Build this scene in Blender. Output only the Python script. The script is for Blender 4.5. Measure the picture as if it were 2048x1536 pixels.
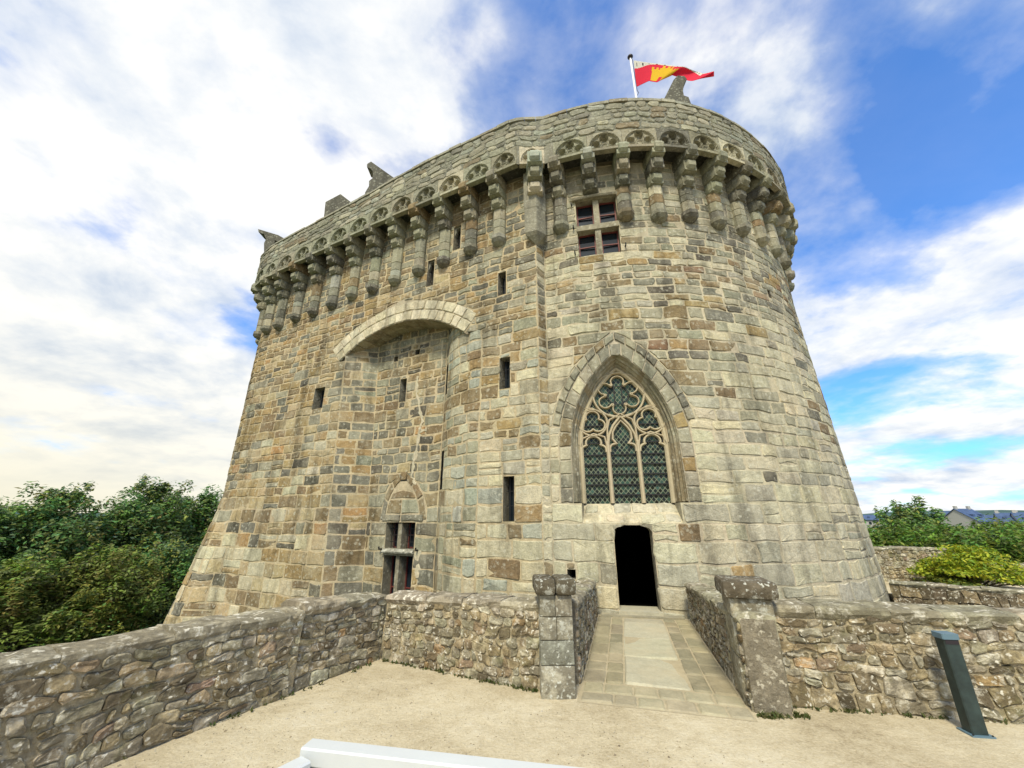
import bpy, math, random
import numpy as np
from mathutils import Vector, Matrix, noise
random.seed(7); rng = np.random.default_rng(7)
R_ = math.radians
scn = bpy.context.scene
for o in list(bpy.data.objects): bpy.data.objects.remove(o)
C = scn.collection

# ------------------------------------------------------------------ camera
PITCH = R_(19.2); CAMH = 1.8
cam = bpy.data.cameras.new('camera'); camo = bpy.data.objects.new('camera', cam); C.objects.link(camo)
camo.location = (0, 0, CAMH); camo.rotation_euler = (R_(90) + PITCH, 0, 0)
cam.sensor_width = 36; cam.lens = 36 * 782 / 2048; cam.clip_start = .05; cam.clip_end = 8000
scn.camera = camo

# ------------------------------------------------------------------ light
SUN_AZ = R_(-166); SUN_EL = R_(52)      # azimuth from +y towards +x
world = bpy.data.worlds.new('World'); scn.world = world; world.use_nodes = True
nt = world.node_tree; N_ = nt.nodes; L_ = nt.links; N_.clear()
def nd(nodes, typ, **kw):
    n = nodes.new(typ)
    for k, v in kw.items():
        if k == 'ins':
            for a, b in v.items(): n.inputs[a].default_value = b
        else: setattr(n, k, v)
    return n
out = nd(N_, 'ShaderNodeOutputWorld'); bg = nd(N_, 'ShaderNodeBackground', ins={'Strength': .1})
sky = nd(N_, 'ShaderNodeTexSky', sky_type='NISHITA', sun_disc=False, sun_elevation=SUN_EL, sun_rotation=SUN_AZ,
         altitude=80, air_density=1.0, dust_density=.6, ozone_density=3.0)
tc = nd(N_, 'ShaderNodeTexCoord')
sep = nd(N_, 'ShaderNodeSeparateXYZ'); L_.new(tc.outputs['Generated'], sep.inputs[0])
def mth(nodes, links, op, a, b=None, c=None, clamp=False):
    n = nd(nodes, 'ShaderNodeMath', operation=op, use_clamp=clamp)
    for i, v in enumerate((a, b, c)):
        if v is None: continue
        if isinstance(v, (int, float)): n.inputs[i].default_value = v
        else: links.new(v, n.inputs[i])
    return n.outputs[0]
M = lambda *a, **k: mth(N_, L_, *a, **k)
zc = M('ADD', M('MAXIMUM', sep.outputs[2], 0.0), .22)
px = M('DIVIDE', sep.outputs[0], zc); py = M('DIVIDE', sep.outputs[1], zc)
cmb = nd(N_, 'ShaderNodeCombineXYZ'); L_.new(px, cmb.inputs[0]); L_.new(py, cmb.inputs[1])
def wnoise(scale, detail, rough, dist, off):
    mp = nd(N_, 'ShaderNodeMapping'); mp.inputs['Location'].default_value = off
    L_.new(cmb.outputs[0], mp.inputs['Vector'])
    n = nd(N_, 'ShaderNodeTexNoise', ins={'Scale': scale, 'Detail': detail, 'Roughness': rough, 'Distortion': dist})
    L_.new(mp.outputs[0], n.inputs['Vector']); return n.outputs['Fac']
n1 = wnoise(1.45, 9, .53, .25, (5.2, 2.6, 0)); n2 = wnoise(4.0, 8, .58, .1, (1.3, 2.2, 4)); n3 = wnoise(1.9, 7, .6, .4, (8, 1, 9))
def ramp(nodes, links, fac, stops):
    r = nd(nodes, 'ShaderNodeValToRGB'); links.new(fac, r.inputs[0]); e = r.color_ramp.elements
    while len(e) < len(stops): e.new(.5)
    for i, (p, c) in enumerate(stops):
        e[i].position = p; e[i].color = c if isinstance(c, tuple) else (c, c, c, 1)
    return r.outputs[0]
# cloud cover: heavier towards the left and the horizon, thinner to the right
side = M('ADD', M('MULTIPLY', sep.outputs[0], -.085), .012)
low = M('POWER', M('SUBTRACT', 1.0, M('MAXIMUM', sep.outputs[2], 0.0)), 5.0)
dens = M('ADD', M('ADD', M('ADD', M('MULTIPLY', n1, .80), M('MULTIPLY', n2, .20)), side), M('MULTIPLY', low, .17))
mask = ramp(N_, L_, dens, [(.41, .07), (.475, .36), (.53, .88), (.59, 1.0)])
# cloud colour: thick parts greyer-blue, bright billows, a warm haze low on the sun's side
bill = M('ADD', M('MULTIPLY', n3, .6), M('MULTIPLY', n2, .4))
shade = ramp(N_, L_, bill, [(.36, (3.6, 4.3, 5.4, 1)), (.45, (5.4, 5.75, 6.2, 1)), (.55, (7.3, 7.2, 6.9, 1))])
warm = M('MULTIPLY', M('MULTIPLY', low, M('MAXIMUM', M('MULTIPLY', sep.outputs[0], -1.0), 0.0)), 1.5, clamp=True)
wm_ = nd(N_, 'ShaderNodeMix', data_type='RGBA'); L_.new(warm, wm_.inputs['Factor']); L_.new(shade, wm_.inputs['A']); wm_.inputs['B'].default_value = (6.2, 5.9, 4.7, 1); shade = wm_.outputs['Result']
skb = nd(N_, 'ShaderNodeMix', data_type='RGBA', blend_type='MULTIPLY'); skb.inputs['Factor'].default_value = 1
L_.new(sky.outputs[0], skb.inputs['A']); skb.inputs['B'].default_value = (.56, 1.20, 1.85, 1)
mx = nd(N_, 'ShaderNodeMix', data_type='RGBA'); L_.new(mask, mx.inputs['Factor'])
L_.new(skb.outputs['Result'], mx.inputs['A']); L_.new(shade, mx.inputs['B'])
L_.new(mx.outputs['Result'], bg.inputs[0]); L_.new(bg.outputs[0], out.inputs[0])

sun = bpy.data.lights.new('sun', 'SUN'); sun.energy = 3.0; sun.angle = R_(11); sun.color = (1, .91, .70)
suno = bpy.data.objects.new('sun', sun); C.objects.link(suno)
sd = Vector((math.sin(SUN_AZ) * math.cos(SUN_EL), math.cos(SUN_AZ) * math.cos(SUN_EL), math.sin(SUN_EL)))
suno.rotation_euler = (-sd).to_track_quat('-Z', 'Y').to_euler()
vs = scn.view_settings; vs.view_transform = 'Standard'; vs.look = 'None'; vs.exposure = .62; vs.gamma = 1; vs.use_curve_mapping = False
scn.cycles.max_bounces = 5; scn.cycles.diffuse_bounces = 3; scn.cycles.transparent_max_bounces = 8

# ------------------------------------------------------------------ materials
def new_mat(name):
    m = bpy.data.materials.new(name); m.use_nodes = True; m.node_tree.nodes.clear()
    return m, m.node_tree.nodes, m.node_tree.links
def stone_mat(name, grain=26, lo=.62, hi=1.28, bump=.5, lich=0.0, lichscale=9, lichcol=(.62, .63, .55), dark=0.0, rough=.9, stain=.0, bumpscale=14, moss=0.0, veil=0.0, veilcol=(.43, .395, .285), veilscale=.9):
    m, n, l = new_mat(name)
    o = nd(n, 'ShaderNodeOutputMaterial'); b = nd(n, 'ShaderNodeBsdfPrincipled', ins={'Roughness': rough, 'Specular IOR Level': .2})
    at = nd(n, 'ShaderNodeAttribute', attribute_name='Col'); geo = nd(n, 'ShaderNodeNewGeometry')
    def nz(sc, det, ro, di=0):
        q = nd(n, 'ShaderNodeTexNoise', ins={'Scale': sc, 'Detail': det, 'Roughness': ro, 'Distortion': di}); l.new(geo.outputs['Position'], q.inputs['Vector']); return q.outputs['Fac']
    g1 = nz(grain, 6, .7); g2 = nz(grain * .2, 6, .72, .3); g3 = nz(.55, 4, .55)
    mm = lambda *a, **k: mth(n, l, *a, **k)
    f = mm('ADD', mm('MULTIPLY', g1, .45), mm('MULTIPLY', g2, .55))
    mr = nd(n, 'ShaderNodeMapRange', ins={'From Min': .28, 'From Max': .72, 'To Min': lo, 'To Max': hi}); l.new(f, mr.inputs[0])
    col = nd(n, 'ShaderNodeMix', data_type='RGBA', blend_type='MULTIPLY'); col.inputs['Factor'].default_value = 1
    l.new(at.outputs['Color'], col.inputs['A']); l.new(mr.outputs[0], col.inputs['B']); cur = col.outputs['Result']
    if veil:   # dusty pale weathering that drifts across several stones
        sr = ramp(n, l, nz(veilscale, 7, .68, .4), [(.46, 0.0), (.66, veil)])
        c2 = nd(n, 'ShaderNodeMix', data_type='RGBA'); l.new(sr, c2.inputs['Factor']); l.new(cur, c2.inputs['A']); c2.inputs['B'].default_value = (*veilcol, 1); cur = c2.outputs['Result']
    if stain:
        mp = nd(n, 'ShaderNodeMapping'); mp.inputs['Scale'].default_value = (2.2, 2.2, .35); l.new(geo.outputs['Position'], mp.inputs['Vector'])
        q = nd(n, 'ShaderNodeTexNoise', ins={'Scale': 1.0, 'Detail': 6, 'Roughness': .65}); l.new(mp.outputs[0], q.inputs['Vector'])
        sr = ramp(n, l, q.outputs['Fac'], [(.34, 1 - stain), (.52, 1.0), (1, 1.0)])
        c2 = nd(n, 'ShaderNodeMix', data_type='RGBA', blend_type='MULTIPLY'); c2.inputs['Factor'].default_value = 1
        l.new(cur, c2.inputs['A']); l.new(sr, c2.inputs['B']); cur = c2.outputs['Result']
    if dark:
        sr = ramp(n, l, nz(5.5, 5, .65, .2), [(.40, 0.0), (.54, dark), (1, dark)])
        c2 = nd(n, 'ShaderNodeMix', data_type='RGBA'); l.new(sr, c2.inputs['Factor']); l.new(cur, c2.inputs['A']); c2.inputs['B'].default_value = (.055, .045, .028, 1); cur = c2.outputs['Result']
    if lich:
        v = nd(n, 'ShaderNodeTexVoronoi', ins={'Scale': lichscale, 'Randomness': 1.0}); 
        wv = nd(n, 'ShaderNodeMix', data_type='RGBA', blend_type='LINEAR_LIGHT'); wv.inputs['Factor'].default_value = .06
        q = nd(n, 'ShaderNodeTexNoise', ins={'Scale': 22, 'Detail': 4}); l.new(geo.outputs['Position'], q.inputs['Vector'])
        l.new(geo.outputs['Position'], wv.inputs['A']); l.new(q.outputs['Color'], wv.inputs['B']); l.new(wv.outputs['Result'], v.inputs['Vector'])
        sp = ramp(n, l, v.outputs['Distance'], [(.18, 1.0), (.34, 0.0)])
        zone = ramp(n, l, nz(2.3, 4, .6), [(.36, 0.0), (.54, 1.0)])
        pat = ramp(n, l, nz(6.0, 7, .72), [(.56, 0.0), (.64, .8)])
        ff = mm('MULTIPLY', mm('MAXIMUM', mm('MULTIPLY', sp, zone), mm('MULTIPLY', pat, .75)), lich, clamp=True)
        c2 = nd(n, 'ShaderNodeMix', data_type='RGBA'); l.new(ff, c2.inputs['Factor']); l.new(cur, c2.inputs['A']); c2.inputs['B'].default_value = (*lichcol, 1); cur = c2.outputs['Result']
    if moss:
        sr = ramp(n, l, nz(3.1, 6, .7), [(.55, 0.0), (.68, moss)])
        c2 = nd(n, 'ShaderNodeMix', data_type='RGBA'); l.new(sr, c2.inputs['Factor']); l.new(cur, c2.inputs['A']); c2.inputs['B'].default_value = (.16, .17, .05, 1); cur = c2.outputs['Result']
    l.new(cur, b.inputs['Base Color'])
    bb = mm('ADD', mm('MULTIPLY', nz(bumpscale, 8, .7), .7), mm('MULTIPLY', g1, .3))
    bu = nd(n, 'ShaderNodeBump', ins={'Strength': bump, 'Distance': .045}); l.new(bb, bu.inputs['Height']); l.new(bu.outputs[0], b.inputs['Normal'])
    l.new(b.outputs[0], o.inputs[0]); return m
def plain(name, col, rough=.6, metal=0, spec=.4, bump=0, bscale=40, vary=.0, vscale=6):
    m, n, l = new_mat(name)
    o = nd(n, 'ShaderNodeOutputMaterial'); b = nd(n, 'ShaderNodeBsdfPrincipled', ins={'Roughness': rough, 'Metallic': metal, 'Specular IOR Level': spec, 'Base Color': (*col, 1)})
    geo = nd(n, 'ShaderNodeNewGeometry')
    q = nd(n, 'ShaderNodeTexNoise', ins={'Scale': vscale, 'Detail': 6, 'Roughness': .65}); l.new(geo.outputs['Position'], q.inputs['Vector'])
    if vary:
        r = ramp(n, l, q.outputs['Fac'], [(.3, tuple(c * (1 - vary) for c in col) + (1,)), (.7, tuple(min(1, c * (1 + vary)) for c in col) + (1,))]); l.new(r, b.inputs['Base Color'])
    if bump:
        q2 = nd(n, 'ShaderNodeTexNoise', ins={'Scale': bscale, 'Detail': 6, 'Roughness': .7}); l.new(geo.outputs['Position'], q2.inputs['Vector'])
        bu = nd(n, 'ShaderNodeBump', ins={'Strength': bump, 'Distance': .02}); l.new(q2.outputs['Fac'], bu.inputs['Height']); l.new(bu.outputs[0], b.inputs['Normal'])
    l.new(b.outputs[0], o.inputs[0]); return m
MT = {}
MT['ashlar'] = stone_mat('ashlar', grain=34, lo=.45, hi=1.5, bump=.8, stain=.48, lich=.5, lichscale=7, lichcol=(.55, .54, .43), veil=.45, veilcol=(.44, .41, .295))
MT['mortar'] = stone_mat('mortar', grain=40, lo=.55, hi=1.3, bump=.7, stain=.42, veil=.4, veilcol=(.44, .41, .295))
MT['parapet'] = stone_mat('parapet_stone', lo=.5, hi=1.4, bump=.8, lich=.55, lichcol=(.46, .46, .36), stain=.3)
MT['carved'] = stone_mat('carved_stone', bump=.5, lich=.45, lichscale=11, lichcol=(.50, .50, .40), stain=.4, lo=.5, hi=1.35)
MT['freestone'] = stone_mat('freestone', grain=30, lo=.8, hi=1.15, bump=.2, stain=.2)
MT['rubble'] = stone_mat('rubble', grain=30, lo=.38, hi=1.55, bump=1.0, lich=.95, lichscale=15, lichcol=(.70, .67, .56), dark=.55, moss=.35)
MT['rubmortar'] = stone_mat('rubble_mortar', grain=34, lo=.42, hi=1.45, bump=1.0, lich=.7, lichscale=15, lichcol=(.60, .56, .44), dark=.22, moss=.3)
MT['coping'] = stone_mat('coping', grain=26, lo=.6, hi=1.25, bump=.9, lich=.9, lichscale=10, lichcol=(.70, .67, .56), dark=.5)
MT['pillar'] = stone_mat('pillar_stone', grain=36, lo=.55, hi=1.25, bump=.7, lich=.8, lichscale=16, lichcol=(.60, .62, .55), dark=.55)
MT['slab'] = stone_mat('slab', grain=30, lo=.7, hi=1.2, bump=.3, stain=.0, veil=.5, veilcol=(.47, .41, .28), veilscale=1.9)
MT['black'] = plain('dark_interior', (.004, .004, .004), 1, 0, 0)
MT['iron'] = plain('iron', (.02, .02, .022), .6, .3)
MT['redwood'] = plain('red_painted_wood', (.13, .03, .025), .6, vary=.3)
MT['lead'] = plain('lead', (.19, .22, .15), .6, 0, .3)
MT['white'] = plain('white_paint', (.52, .55, .56), .3, 0, .5, vary=.04)
MT['bollard'] = plain('dark_green_metal', (.024, .040, .038), .5, 0, .4, bump=.15, bscale=200, vary=.4, vscale=9)
MT['bollardtop'] = plain('blue_grey_metal', (.10, .17, .22), .4, 0, .5)
MT['pole'] = plain('pole_white', (.75, .75, .78), .4)
MT['darkmetal'] = plain('dark_metal', (.02, .015, .02), .5)
MT['bark'] = plain('bark', (.07, .055, .04), .9, bump=.6, bscale=20, vary=.3)
MT['slate'] = plain('roof_slate', (.05, .085, .17), .5, vary=.3, vscale=.6)
MT['render'] = plain('house_render', (.38, .38, .36), .9, vary=.08)
def glass_mat(name, col, rough=.08):
    m, n, l = new_mat(name)
    o = nd(n, 'ShaderNodeOutputMaterial'); b = nd(n, 'ShaderNodeBsdfPrincipled', ins={'Roughness': rough, 'Specular IOR Level': .6, 'Base Color': (*col, 1)})
    geo = nd(n, 'ShaderNodeNewGeometry')
    q = nd(n, 'ShaderNodeTexNoise', ins={'Scale': 3.0, 'Detail': 3}); l.new(geo.outputs['Position'], q.inputs['Vector'])
    bu = nd(n, 'ShaderNodeBump', ins={'Strength': .1, 'Distance': .02}); l.new(q.outputs['Fac'], bu.inputs['Height']); l.new(bu.outputs[0], b.inputs['Normal'])
    l.new(b.outputs[0], o.inputs[0]); return m
MT['glass'] = glass_mat('window_glass', (.012, .02, .028))
def attr_mat(name, rough=.5, spec=.3, trans=0.0):
    m, n, l = new_mat(name)
    o = nd(n, 'ShaderNodeOutputMaterial'); b = nd(n, 'ShaderNodeBsdfPrincipled', ins={'Roughness': rough, 'Specular IOR Level': spec})
    at = nd(n, 'ShaderNodeAttribute', attribute_name='Col'); l.new(at.outputs['Color'], b.inputs['Base Color'])
    if trans:
        t = nd(n, 'ShaderNodeBsdfTranslucent'); l.new(at.outputs['Color'], t.inputs['Color'])
        ms = nd(n, 'ShaderNodeMixShader'); ms.inputs[0].default_value = trans; l.new(b.outputs[0], ms.inputs[1]); l.new(t.outputs[0], ms.inputs[2]); l.new(ms.outputs[0], o.inputs[0])
    else: l.new(b.outputs[0], o.inputs[0])
    return m
MT['quarry'] = attr_mat('leaded_glass', .25, .25)
MT['leaf'] = attr_mat('leaf', .55, .3, .35)
MT['flag'] = attr_mat('flag_cloth', .8, .1, .35)
def gravel_mat():
    m, n, l = new_mat('sandy_gravel')
    o = nd(n, 'ShaderNodeOutputMaterial'); b = nd(n, 'ShaderNodeBsdfPrincipled', ins={'Roughness': .95, 'Specular IOR Level': .1}); geo = nd(n, 'ShaderNodeNewGeometry')
    def nz(sc, det, ro):
        q = nd(n, 'ShaderNodeTexNoise', ins={'Scale': sc, 'Detail': det, 'Roughness': ro}); l.new(geo.outputs['Position'], q.inputs['Vector']); return q.outputs['Fac']
    a = nz(.8, 5, .6); c = nz(38, 6, .8); e = nz(7, 7, .75)
    mm = lambda *a_, **k: mth(n, l, *a_, **k)
    f = mm('ADD', mm('ADD', mm('MULTIPLY', a, .36), mm('MULTIPLY', c, .38)), mm('MULTIPLY', e, .26))
    r = ramp(n, l, f, [(.36, (.25, .20, .125, 1)), (.44, (.43, .365, .24, 1)), (.53, (.55, .485, .34, 1)), (.63, (.63, .58, .45, 1))])
    l.new(r, b.inputs['Base Color'])
    h = mm('ADD', mm('ADD', mm('MULTIPLY', c, .5), mm('MULTIPLY', e, .9)), mm('MULTIPLY', nz(2.6, 5, .6), 1.6))
    bu = nd(n, 'ShaderNodeBump', ins={'Strength': .8, 'Distance': .03}); l.new(h, bu.inputs['Height']); l.new(bu.outputs[0], b.inputs['Normal'])
    l.new(b.outputs[0], o.inputs[0]); return m
MT['gravel'] = gravel_mat()
MT['grass'] = plain('meadow', (.06, .085, .03), .95, 0, .1, bump=.5, bscale=3, vary=.45, vscale=.4)

# ------------------------------------------------------------------ helpers
def tag(o, label=None, cat=None, group=None, kind=None):
    if label: o['label'] = label
    if cat: o['category'] = cat
    if group: o['group'] = group
    if kind: o['kind'] = kind
    return o
def empty(name, loc=(0, 0, 0), label=None, cat=None, group=None):
    o = bpy.data.objects.new(name, None); C.objects.link(o); o.location = loc; o.empty_display_size = .3
    return tag(o, label, cat, group)
def wloc(o):
    v = Vector(o.location); p = o.parent
    while p: v = v + Vector(p.location); p = p.parent
    return v
class MB:
    """collects faces with a colour each; build() links them as one mesh object"""
    def __init__(s): s.v = []; s.f = []; s.c = []
    def add(s, vs_, fs, col=(.5, .5, .5)):
        b = len(s.v); s.v.extend([tuple(p) for p in vs_])
        for f in fs: s.f.append([i + b for i in f]); s.c.append(col)
    def ext(s, o):
        b = len(s.v); s.v.extend(o.v); s.f.extend([[i + b for i in f] for f in o.f]); s.c.extend(o.c)
    def quad(s, a, b, c, d, col=(.5, .5, .5)): s.add([a, b, c, d], [[0, 1, 2, 3]], col)
    def box(s, lo, hi, col=(.5, .5, .5), tf=None):
        x0, y0, z0 = lo; x1, y1, z1 = hi
        v = [(x0, y0, z0), (x1, y0, z0), (x1, y1, z0), (x0, y1, z0), (x0, y0, z1), (x1, y0, z1), (x1, y1, z1), (x0, y1, z1)]
        if tf: v = [tf(*p) for p in v]
        s.add(v, [[0, 3, 2, 1], [4, 5, 6, 7], [0, 1, 5, 4], [1, 2, 6, 5], [2, 3, 7, 6], [3, 0, 4, 7]], col)
    def prism(s, poly, d0, d1, tf, col=(.5, .5, .5)):
        """poly: list of (a,b); tf(a,b,d) -> xyz"""
        n = len(poly); v = [tf(a, b, d0) for a, b in poly] + [tf(a, b, d1) for a, b in poly]
        s.add(v, [list(range(n))[::-1], list(range(n, 2 * n))] + [[i, (i + 1) % n, (i + 1) % n + n, i + n] for i in range(n)], col)
    def tube(s, pts, rad, seg=6, col=(.5, .5, .5), cap=True):
        pts = [Vector(p) for p in pts]; rad = rad if isinstance(rad, (list, tuple)) else [rad] * len(pts); rings = []
        for i, p in enumerate(pts):
            t = (pts[min(i + 1, len(pts) - 1)] - pts[max(i - 1, 0)]).normalized()
            a = t.cross(Vector((0, 0, 1)) if abs(t.z) < .9 else Vector((1, 0, 0))).normalized(); b = t.cross(a)
            rings.append([p + (a * math.cos(k * 2 * math.pi / seg) + b * math.sin(k * 2 * math.pi / seg)) * rad[i] for k in range(seg)])
        v = [q for r in rings for q in r]; f = []
        for i in range(len(pts) - 1):
            for k in range(seg): f.append([i * seg + k, i * seg + (k + 1) % seg, (i + 1) * seg + (k + 1) % seg, (i + 1) * seg + k])
        if cap: f += [list(range(seg))[::-1], [(len(pts) - 1) * seg + k for k in range(seg)]]
        s.add(v, f, col)
    def build(s, name, mat, parent=None, smooth=False, recenter=True):
        me = bpy.data.meshes.new(name); base = wloc(parent) if parent else Vector((0, 0, 0))
        v = np.array(s.v, dtype=float).reshape(-1, 3)
        org = v.mean(0) if recenter and len(v) else np.zeros(3)
        me.from_pydata((v - org).tolist(), [], s.f); 
        a = me.attributes.new('Col', 'FLOAT_COLOR', 'FACE')
        cc = np.ones((len(s.f), 4), dtype=np.float32); cc[:, :3] = np.array(s.c, dtype=np.float32).reshape(-1, 3); a.data.foreach_set('color', cc.ravel())
        me.materials.append(MT[mat] if isinstance(mat, str) else mat)
        if smooth: me.polygons.foreach_set('use_smooth', [True] * len(me.polygons))
        me.update()
        o = bpy.data.objects.new(name, me); C.objects.link(o)
        if parent: o.parent = parent
        o.location = Vector(org) - base
        return o
cs_, sn_ = math.cos(PITCH), math.sin(PITCH)
def proj(p):
    x, y, z = p[0], p[1], p[2] - CAMH; d = y * cs_ + z * sn_; u = -y * sn_ + z * cs_
    if d < .05: return None
    return (1024 + 782 * x / d, 768 - 782 * u / d)
def jit(c, k=.12):
    f = 1 + random.uniform(-k, k); return tuple(max(0.004, min(.9, x * f * (1 + random.uniform(-k * .2, k * .2)))) for x in c)
def mixc(a, b, t): return tuple(x * (1 - t) + y * t for x, y in zip(a, b))
def nz2(u, z, s=1.0, o=0.0): return noise.noise(Vector((u * s + o, z * s, o * 1.7)))

def inset_poly(q, g):
    """convex polygon (counter-clockwise or clockwise) with every edge moved inwards by g"""
    n = len(q); cen = q.mean(0); L = []
    for i in range(n):
        a, b = q[i], q[(i + 1) % n]; t = b - a; t = t / (np.linalg.norm(t) + 1e-9); nn = np.array([-t[1], t[0]])
        if nn @ (cen - a) < 0: nn = -nn
        L.append((a + nn * g, t))
    out = []
    for i in range(n):
        (p, t), (r, w) = L[i - 1], L[i]; d = t[0] * w[1] - t[1] * w[0]
        out.append(r if abs(d) < 1e-4 else p + t * (((r - p)[0] * w[1] - (r - p)[1] * w[0]) / d))
    return np.array(out)
def stone_mesh(P, quad, gap, proud, col, round_=.05, rough=.012, two=False, bulge=.01, base=-.012, bev=.016, wob=.0, tlt=.022):
    """one dressed or rough stone laid on surface P(u,z,d); quad = convex polygon in (u,z)"""
    q = [np.array(p, dtype=float) for p in quad]; q = [p for i, p in enumerate(q) if np.linalg.norm(p - q[i - 1]) > .012]
    if len(q) < 3: return None
    q = np.array(q); n = len(q)
    area = abs(sum(q[i][0] * q[(i + 1) % n][1] - q[(i + 1) % n][0] * q[i][1] for i in range(n))) / 2
    per = sum(np.linalg.norm(q[i] - q[i - 1]) for i in range(n))
    size = 2 * area / per * 2                                       # about the shorter side
    if size < gap * 1.5 or area < .004: return None
    c = inset_poly(q, gap / 2) + rng.normal(0, rough * .4, (n, 2)); cen = c.mean(0); pts = []
    r = min(round_, .36 * size)
    for i in range(n):
        a, b, e = c[i - 1], c[i], c[(i + 1) % n]
        d1 = a - b; l1 = np.linalg.norm(d1) + 1e-9; d2 = e - b; l2 = np.linalg.norm(d2) + 1e-9; rr = r * random.uniform(.5, 1.25)
        pts.append(b + d1 / l1 * min(rr, l1 * .4)); pts.append(b + d2 / l2 * min(rr, l2 * .4))
        if l2 > .16: pts.append(b + d2 * .5 + rng.normal(0, rough * .8, 2))
    if wob: pts = [p + wob * np.array([nz2(p[0], p[1], 2.3, 31), nz2(p[0], p[1], 1.9, 57)]) * np.array([1.0, 1.5]) for p in pts]
    m = len(pts); mb = MB(); ins = min(bev, .14 * size)
    def inset(p, k):
        d = cen - p; dl = np.linalg.norm(d) + 1e-9; return p + d / dl * min(k * ins * 1.4, dl * .6)
    tilt = rng.normal(0, tlt, 2); dd = lambda p: (p - cen) @ tilt
    V = [P(p[0], p[1], base) for p in pts]
    rings = [(.55, proud * .55), (2.2, proud)] if two else [(1.0, proud)]
    for k, pr in rings: V += [P(*inset(p, k), pr + dd(p) + random.uniform(-rough, rough) * .35) for p in pts]
    V.append(P(cen[0], cen[1], proud + bulge + random.uniform(-rough, rough) * .5)); F = []
    for j in range(len(rings)):
        for i in range(m): F.append([j * m + i, j * m + (i + 1) % m, (j + 1) * m + (i + 1) % m, (j + 1) * m + i])
    b = len(rings) * m
    for i in range(m): F.append([b + i, b + (i + 1) % m, b + m])
    mb.add(V, F, col); return mb
def clip(poly, p, n):
    """keep the side of the line through p where (x-p).n >= 0"""
    out = []
    for i in range(len(poly)):
        a, b = poly[i - 1], poly[i]; da = (a[0] - p[0]) * n[0] + (a[1] - p[1]) * n[1]; db = (b[0] - p[0]) * n[0] + (b[1] - p[1]) * n[1]
        if (da >= 0) != (db >= 0): t = da / (da - db); out.append((a[0] + (b[0] - a[0]) * t, a[1] + (b[1] - a[1]) * t))
        if db >= 0: out.append(b)
    return out

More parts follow.
